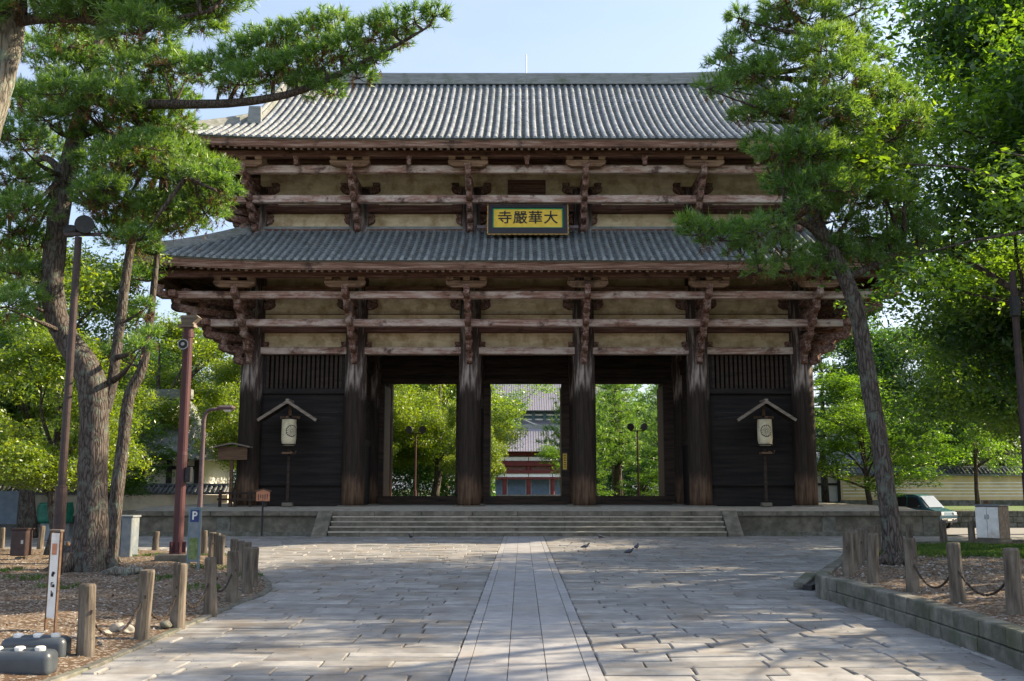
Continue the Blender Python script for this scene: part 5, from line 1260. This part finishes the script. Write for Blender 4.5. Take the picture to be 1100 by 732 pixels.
for i, (px, py, top) in enumerate(((91, 706, 627), (152, 687, 612), (190.5, 674, 605), (224, 660, 599), (249, 647, 591.5), (265.5, 638, 588), (271.5, 631.5, 588))):
    bollard('l%d' % i, px, py, top, 'wooden bollard along the left bed edge, ' + ordn[i], BL, HL)
for i, (px, py, top, lab) in enumerate(((264.5, 624, 582.5, 'back row of the left bed, rightmost'), (256.5, 619, 581, 'back row of the left bed, second from the right'), (250, 614, 579, 'back row of the left bed, third from the right'), (238, 608.6, 575, 'back row of the left bed, right one of three by the parking sign'), (233, 607, 573, 'back row of the left bed, middle one of three by the parking sign'), (227, 603, 572, 'back row of the left bed, left one of three by the parking sign'), (218.5, 598, 570, 'back row of the left bed, just right of the parking sign'), (167.5, 593, 571, 'roadside left of the maroon loudspeaker pole'), (139.5, 592, 568.5, 'roadside just right of the grey-blue cabinet'), (43.5, 590, 565, 'roadside just left of the green tarpaulin'), (1, 592, 567, 'roadside cut by the left picture edge'))):
    bollard('b%d' % i, px, py, top, 'wooden bollard, ' + lab, BL, HL)
for i, (px, py, top, lab) in enumerate(((1090, 659, 589, 'nearest the right picture edge'), (1028.5, 647, 583, 'second from the right edge along the wall'), (980.5, 635, 578, 'third from the right edge along the wall'), (939.5, 624.5, 573, 'fourth along the wall, before the leaning pine'), (911.5, 617.5, 571, 'at the left corner of the bed'), (918, 612, 570, 'directly behind the corner one'), (924, 607, 568, 'second behind the corner one'), (931, 602, 567, 'third behind the corner one'), (938, 598, 565.5, 'fourth behind the corner one'), (944, 594, 564, 'last of the receding file on the left side'), (977.5, 588, 563, 'just right of the leaning pine trunk'), (1013.5, 584, 559.5, 'at the back beside the platform end'), (1045, 582, 560, 'at the back left of the white cabinet'))):
    bollard('r%d' % i, px, py, top, 'dark wooden bollard of the right bed, ' + lab, BR, HR)
def chain(a, b, sag, label):
    (p, h), (q, k) = BPOS[a], BPOS[b]; A, B = p + Vector((0, 0, h * .62)), q + Vector((0, 0, k * .62)); o = MB(); pts = []
    for i in range(25):
        t = i / 24; pts.append(A.lerp(B, t) - A - Vector((0, 0, sag * 4 * t * (1 - t))))
    n = len(pts)
    for i in range(n - 1):
        u = (pts[i + 1] - pts[i]).normalized(); o.bar(pts[i] - u * .012, pts[i + 1] + u * .012, .034 if i % 2 else .016, .016 if i % 2 else .034)
    ob = o.build('chain', 'chain', None, A); tag(ob, label, 'chain', 'chains between bollards')
chain('l0', 'l1', .42, 'low sagging chain between the two nearest left bollards'); chain('l1', 'l2', .40, 'sagging chain between second and third left bollards'); chain('l2', 'l3', .38, 'sagging chain between third and fourth left bollards'); chain('l3', 'l4', .3, 'sagging chain between fourth and fifth left bollards')
chain('r0', 'r1', .38, 'sagging dark chain between the two nearest right bollards'); chain('r1', 'r2', .42, 'sagging dark chain between second and third right bollards')
# ------------------------------------------------------------------ rocks, root, pebbles, litter, grass
def rock(px, py, wpx, hpx, label, m='rock', z0=HL):
    b = gnd(px, py, z0); s = wpx * b.y / F; h = hpx * b.y / F; me = bpy.data.meshes.new('rock'); bm = bmesh.new(); bmesh.ops.create_icosphere(bm, subdivisions=3, radius=.5)
    sx = random.uniform(0, 9)
    for v in bm.verts:
        c = v.co; k = 1 + .22 * math.sin(5 * c.x + sx) + .18 * math.sin(6 * c.y + 2 * sx) + .15 * math.sin(7 * c.z + 3 * c.x + sx); v.co = Vector((c.x * s * k, c.y * s * .8 * k, max(-.15, c.z + .3) * h * 1.3 * k))
    bm.to_mesh(me); bm.free(); o = link_mesh('rock', me, m, None, (b.x, b.y, z0 + .03), True); tag(o, label, 'rock', 'rocks in the left bed')
rock(123, 681, 15, 9, 'rounded pale rock, left one of a pair behind the second left bollard'); rock(137, 682, 15, 7, 'flat pale rock beside the rounded one near the second left bollard'); rock(113, 684, 12, 4, 'low flat pale stone left of the pale rock pair'); rock(179, 676, 13, 7, 'dark pitted stone at the foot of the third left bollard', 'wallstone'); rock(73, 588, 5, 4, 'brown log end beside the roadside post at left', 'wood')
b = gnd(128, 622, HL); rt = MB(); rt.tube([(-.5, .2, .08), (-.1, .05, .2), (.25, -.1, .16), (.5, -.05, .22), (.75, -.15, .05)], [.09, .12, .11, .09, .05], 8, jit=.3); rt.tube([(0, .1, .1), (.2, .3, .25), (.5, .35, .08)], [.07, .09, .04], 7, jit=.3); tag(rt.build('tree_root', 'bark_pale', None, b, True), 'gnarled grey root heap right of the crooked pine trunk', 'root')
def scatter(name, n, box, size, m, hfun, poly, flat=.6, lift_=.4, rg=rng, dens=None):
    P = []
    while len(P) < n:
        q = np.stack([rg.uniform(box[0], box[1], n * 2), rg.uniform(box[2], box[3], n * 2)], 1); q = q[inpoly(q, poly)]
        if dens is not None: q = q[rg.random(len(q)) < dens(q)]
        P += list(q)
    P = np.array(P[:n]); _, d = nearest(P, poly); z = (HL if poly is lpoly else HR - .04) + np.minimum(d / 2, 1) * ((.12 if poly is lpoly else .08) + (.05 if poly is lpoly else .04) * vnoise(P[:, 0], P[:, 1]))
    return P, z
def pebbles(name, n, box, size, m, poly, dens=None):
    P, z = scatter(name, n, box, size, m, None, poly, dens=dens); s = size * rng.uniform(.4, 1.3, n) ** 1.5
    O = np.array([[1, 0, 0], [0, 1, 0], [-1, 0, 0], [0, -1, 0], [0, 0, .7], [0, 0, -.7]]); F_ = np.array([[0, 1, 4], [1, 2, 4], [2, 3, 4], [3, 0, 4]])
    a = rng.uniform(0, 6.28, n); ca, sa = np.cos(a), np.sin(a); o3 = O[None] * s[:, None, None] * rng.uniform(.6, 1.2, (n, 1, 3)); X = o3[..., 0] * ca[:, None] - o3[..., 1] * sa[:, None]; Y = o3[..., 0] * sa[:, None] + o3[..., 1] * ca[:, None]
    V = np.stack([X + P[:, :1], Y + P[:, 1:], o3[..., 2] + z[:, None] + .0], -1)
    me = bpy.data.meshes.new(name); me.from_pydata(V.reshape(-1, 3).tolist(), [], (F_[None] + np.arange(n)[:, None, None] * 6).reshape(-1, 3).tolist()); kind(link_mesh(name, me, m), 'stuff')
pebbles('gravel', 5000, (-17, -5.6, 9, 30), .028, 'pebble', lpoly); pebbles('gravel', 6000, (6.2, 22, 9, 30), .034, 'pebble', rpoly, lambda q: np.clip((q[:, 1] - 18) / 6, .15, 1))
def litter(name, n, box, size, m, poly):
    P, z = scatter(name, n, box, size, m, None, poly); C = np.column_stack([P, z + .012]); kind(link_mesh(name, np_mesh(name, leaf_quads(C, size, rng, 1.5), 4), m), 'stuff')
litter('fallen_leaves', 2600, (-17, -5.6, 9, 30), .065, 'litter', lpoly); litter('fallen_leaves', 2200, (6.2, 20, 9, 30), .065, 'litter', rpoly)
def paving_litter():
    n = 1500; x = np.where(rng.random(n) < .6, rng.choice([-1, 1], n) * (6 - np.abs(rng.normal(0, 1.3, n))), rng.uniform(-6, 6, n)); y = rng.uniform(9.5, 36, n)
    kind(link_mesh('fallen_leaves', np_mesh('fallen_leaves', leaf_quads(np.column_stack([x, y, np.full(n, .018)]), .05, rng, 4), 4), 'litter'), 'stuff')
paving_litter()
def grass(name, n, box, poly, h, dens):
    P, z = scatter(name, n, box, h, None, None, poly, dens=dens); D = np.tile([0, 0, 1.0], (n, 1)) + rng.normal(0, .3, (n, 3)); C = np.column_stack([P, z])
    kind(link_mesh(name, needles(name, C, D, 5, h, .02), 'grass'), 'stuff')
gb = at(1000, 600, 1); gx0, gx1 = gnd(925, 595, HR), gnd(1075, 597, HR)
def gd(q): return np.clip(1.25 - ((q[:, 0] - 12.6) / 3.6) ** 2 - ((q[:, 1] - 27.6) / 2.9) ** 2, 0, 1)
grass('grass', 9000, (8, 18, 22, 32), rpoly, .07, gd)
grass('grass', 1200, (-13, -5, 20, 33), lpoly, .06, lambda q: (np.sin(q[:, 0] * 2.1) * np.sin(q[:, 1] * 1.7) > .55).astype(float))
# ------------------------------------------------------------------ pigeons
def make_pigeon():
    o = thing('pigeon', 'x', 'pigeon'); mb = MB()
    mb.tube([(-.22, 0, .10), (-.15, 0, .115), (-.08, 0, .13), (0, 0, .15), (.07, 0, .165), (.11, 0, .20), (.125, 0, .235), (.15, 0, .255), (.175, 0, .25), (.20, 0, .243)], [.012, .035, .058, .072, .062, .040, .030, .032, .024, .004], 12)
    b_ = mb.build('body', 'pigeon', o, smooth=True)
    mb = MB()
    for s in (-1, 1): mb.tube([(.01, s * .03, .10), (.015, s * .03, .0), (.05, s * .03, .004)], [.012, .007, .005], 6)
    mb.build('legs', 'wood_orange', o)
    for s in (-1, 1): MB().tube([(-.19, s * .03, .12), (-.1, s * .06, .14), (0, s * .066, .155), (.05, s * .055, .165)], [.008, .028, .034, .012], 8).build('wing', 'pigeon', o, smooth=True)
    return o
pg = make_pigeon()
for i, (px, py, rz, lab) in enumerate(((629, 591, 10, 'dark pigeon standing nearest the centre path, head raised to the right'), (645, 580, 190, 'dark pigeon close to the steps, pecking leftwards'), (676, 597, 8, 'dark pigeon nearest the camera in the group of four on the right'), (684, 591.5, 60, 'dark pigeon standing just behind the nearest one'), (441, 580, 250, 'lone grey pigeon before the steps left of the centre path'))):
    b = gnd(px, py); loc = (b.x, b.y, .012); s = .85
    if i == 0: pg.location = loc; pg.rotation_euler = (0, 0, R(rz)); pg.scale = (s,) * 3; pg['label'] = lab; pg['group'] = 'pigeons on the pavement'
    else: copy_thing(pg, loc, R(rz), s, lab, 'pigeons on the pavement')
# ------------------------------------------------------------------ the parked van on the right
p = at(988, 545, 55.5); van = thing('parked_van', 'dark teal van parked beyond the platform\'s right end', 'van', (p.x, 55.5, 0), R(122))
def prof(y):  # outline in x-z (length x, front at -x ... )
    return [(-1.75, .35), (-1.78, .72), (-1.70, .92), (-1.05, 1.10), (-.45, 1.74), (-.1, 1.84), (1.3, 1.84), (1.62, 1.70), (1.72, 1.0), (1.70, .35)]
body = MB(); n_ = len(prof(0)); W_ = .78
vs = [(x, s * (W_ - (.12 if z > 1.1 else 0) * (z - 1.0) / .8), z) for s in (-1, 1) for x, z in prof(0)]
body.add(vs, [tuple(range(n_))[::-1], tuple(range(n_, 2 * n_))] + [(i, (i + 1) % n_, (i + 1) % n_ + n_, i + n_) for i in range(n_)])
bo = body.build('body', 'carpaint', van, bevel=.05)
MB().add([(-1.04, -.62, 1.135), (-1.04, .62, 1.135), (-.47, .56, 1.74), (-.47, -.56, 1.74)], [(0, 1, 2, 3)]).build('windscreen', 'glass', van, (-.03, 0, .02))
for s in (-1, 1):
    MB().add([(-.72, s * .775, 1.12), (.2, s * .775, 1.12), (.2, s * .70, 1.68), (-.38, s * .70, 1.68)], [(0, 1, 2, 3)]).build('side_window', 'ink', van); MB().add([(.3, s * .775, 1.12), (1.5, s * .775, 1.12), (1.42, s * .70, 1.68), (.3, s * .70, 1.68)], [(0, 1, 2, 3)]).build('side_window', 'ink', van)
    MB().box((-1.74, s * .55, .80), (.1, .3, .18)).build('headlight', 'lens', van, bevel=.03); MB().box((-.62, s * .9, 1.16), (.12, .2, .14)).build('mirror', 'black', van, bevel=.02)
    for x in (-1.1, 1.1):
        wh = MB().lathe([(.3, -.09), (.3, .09)], n=20); wh.v = [(x + a, s * .72 + c, .3 + b_) for a, b_, c in wh.v]; wo_ = wh.build('wheel', 'tyre', van); hb = MB().lathe([(.19, -.1), (.17, .1)], n=16); hb.v = [(x + a, s * .725 + c, .3 + b_) for a, b_, c in hb.v]; hb.build('rim', 'metal', wo_)
MB().box((-1.775, 0, .48), (.06, 1.3, .16)).build('bumper', 'black', van, bevel=.02); MB().box((-1.81, 0, .5), (.02, .36, .12)).build('number_plate', 'white', van)
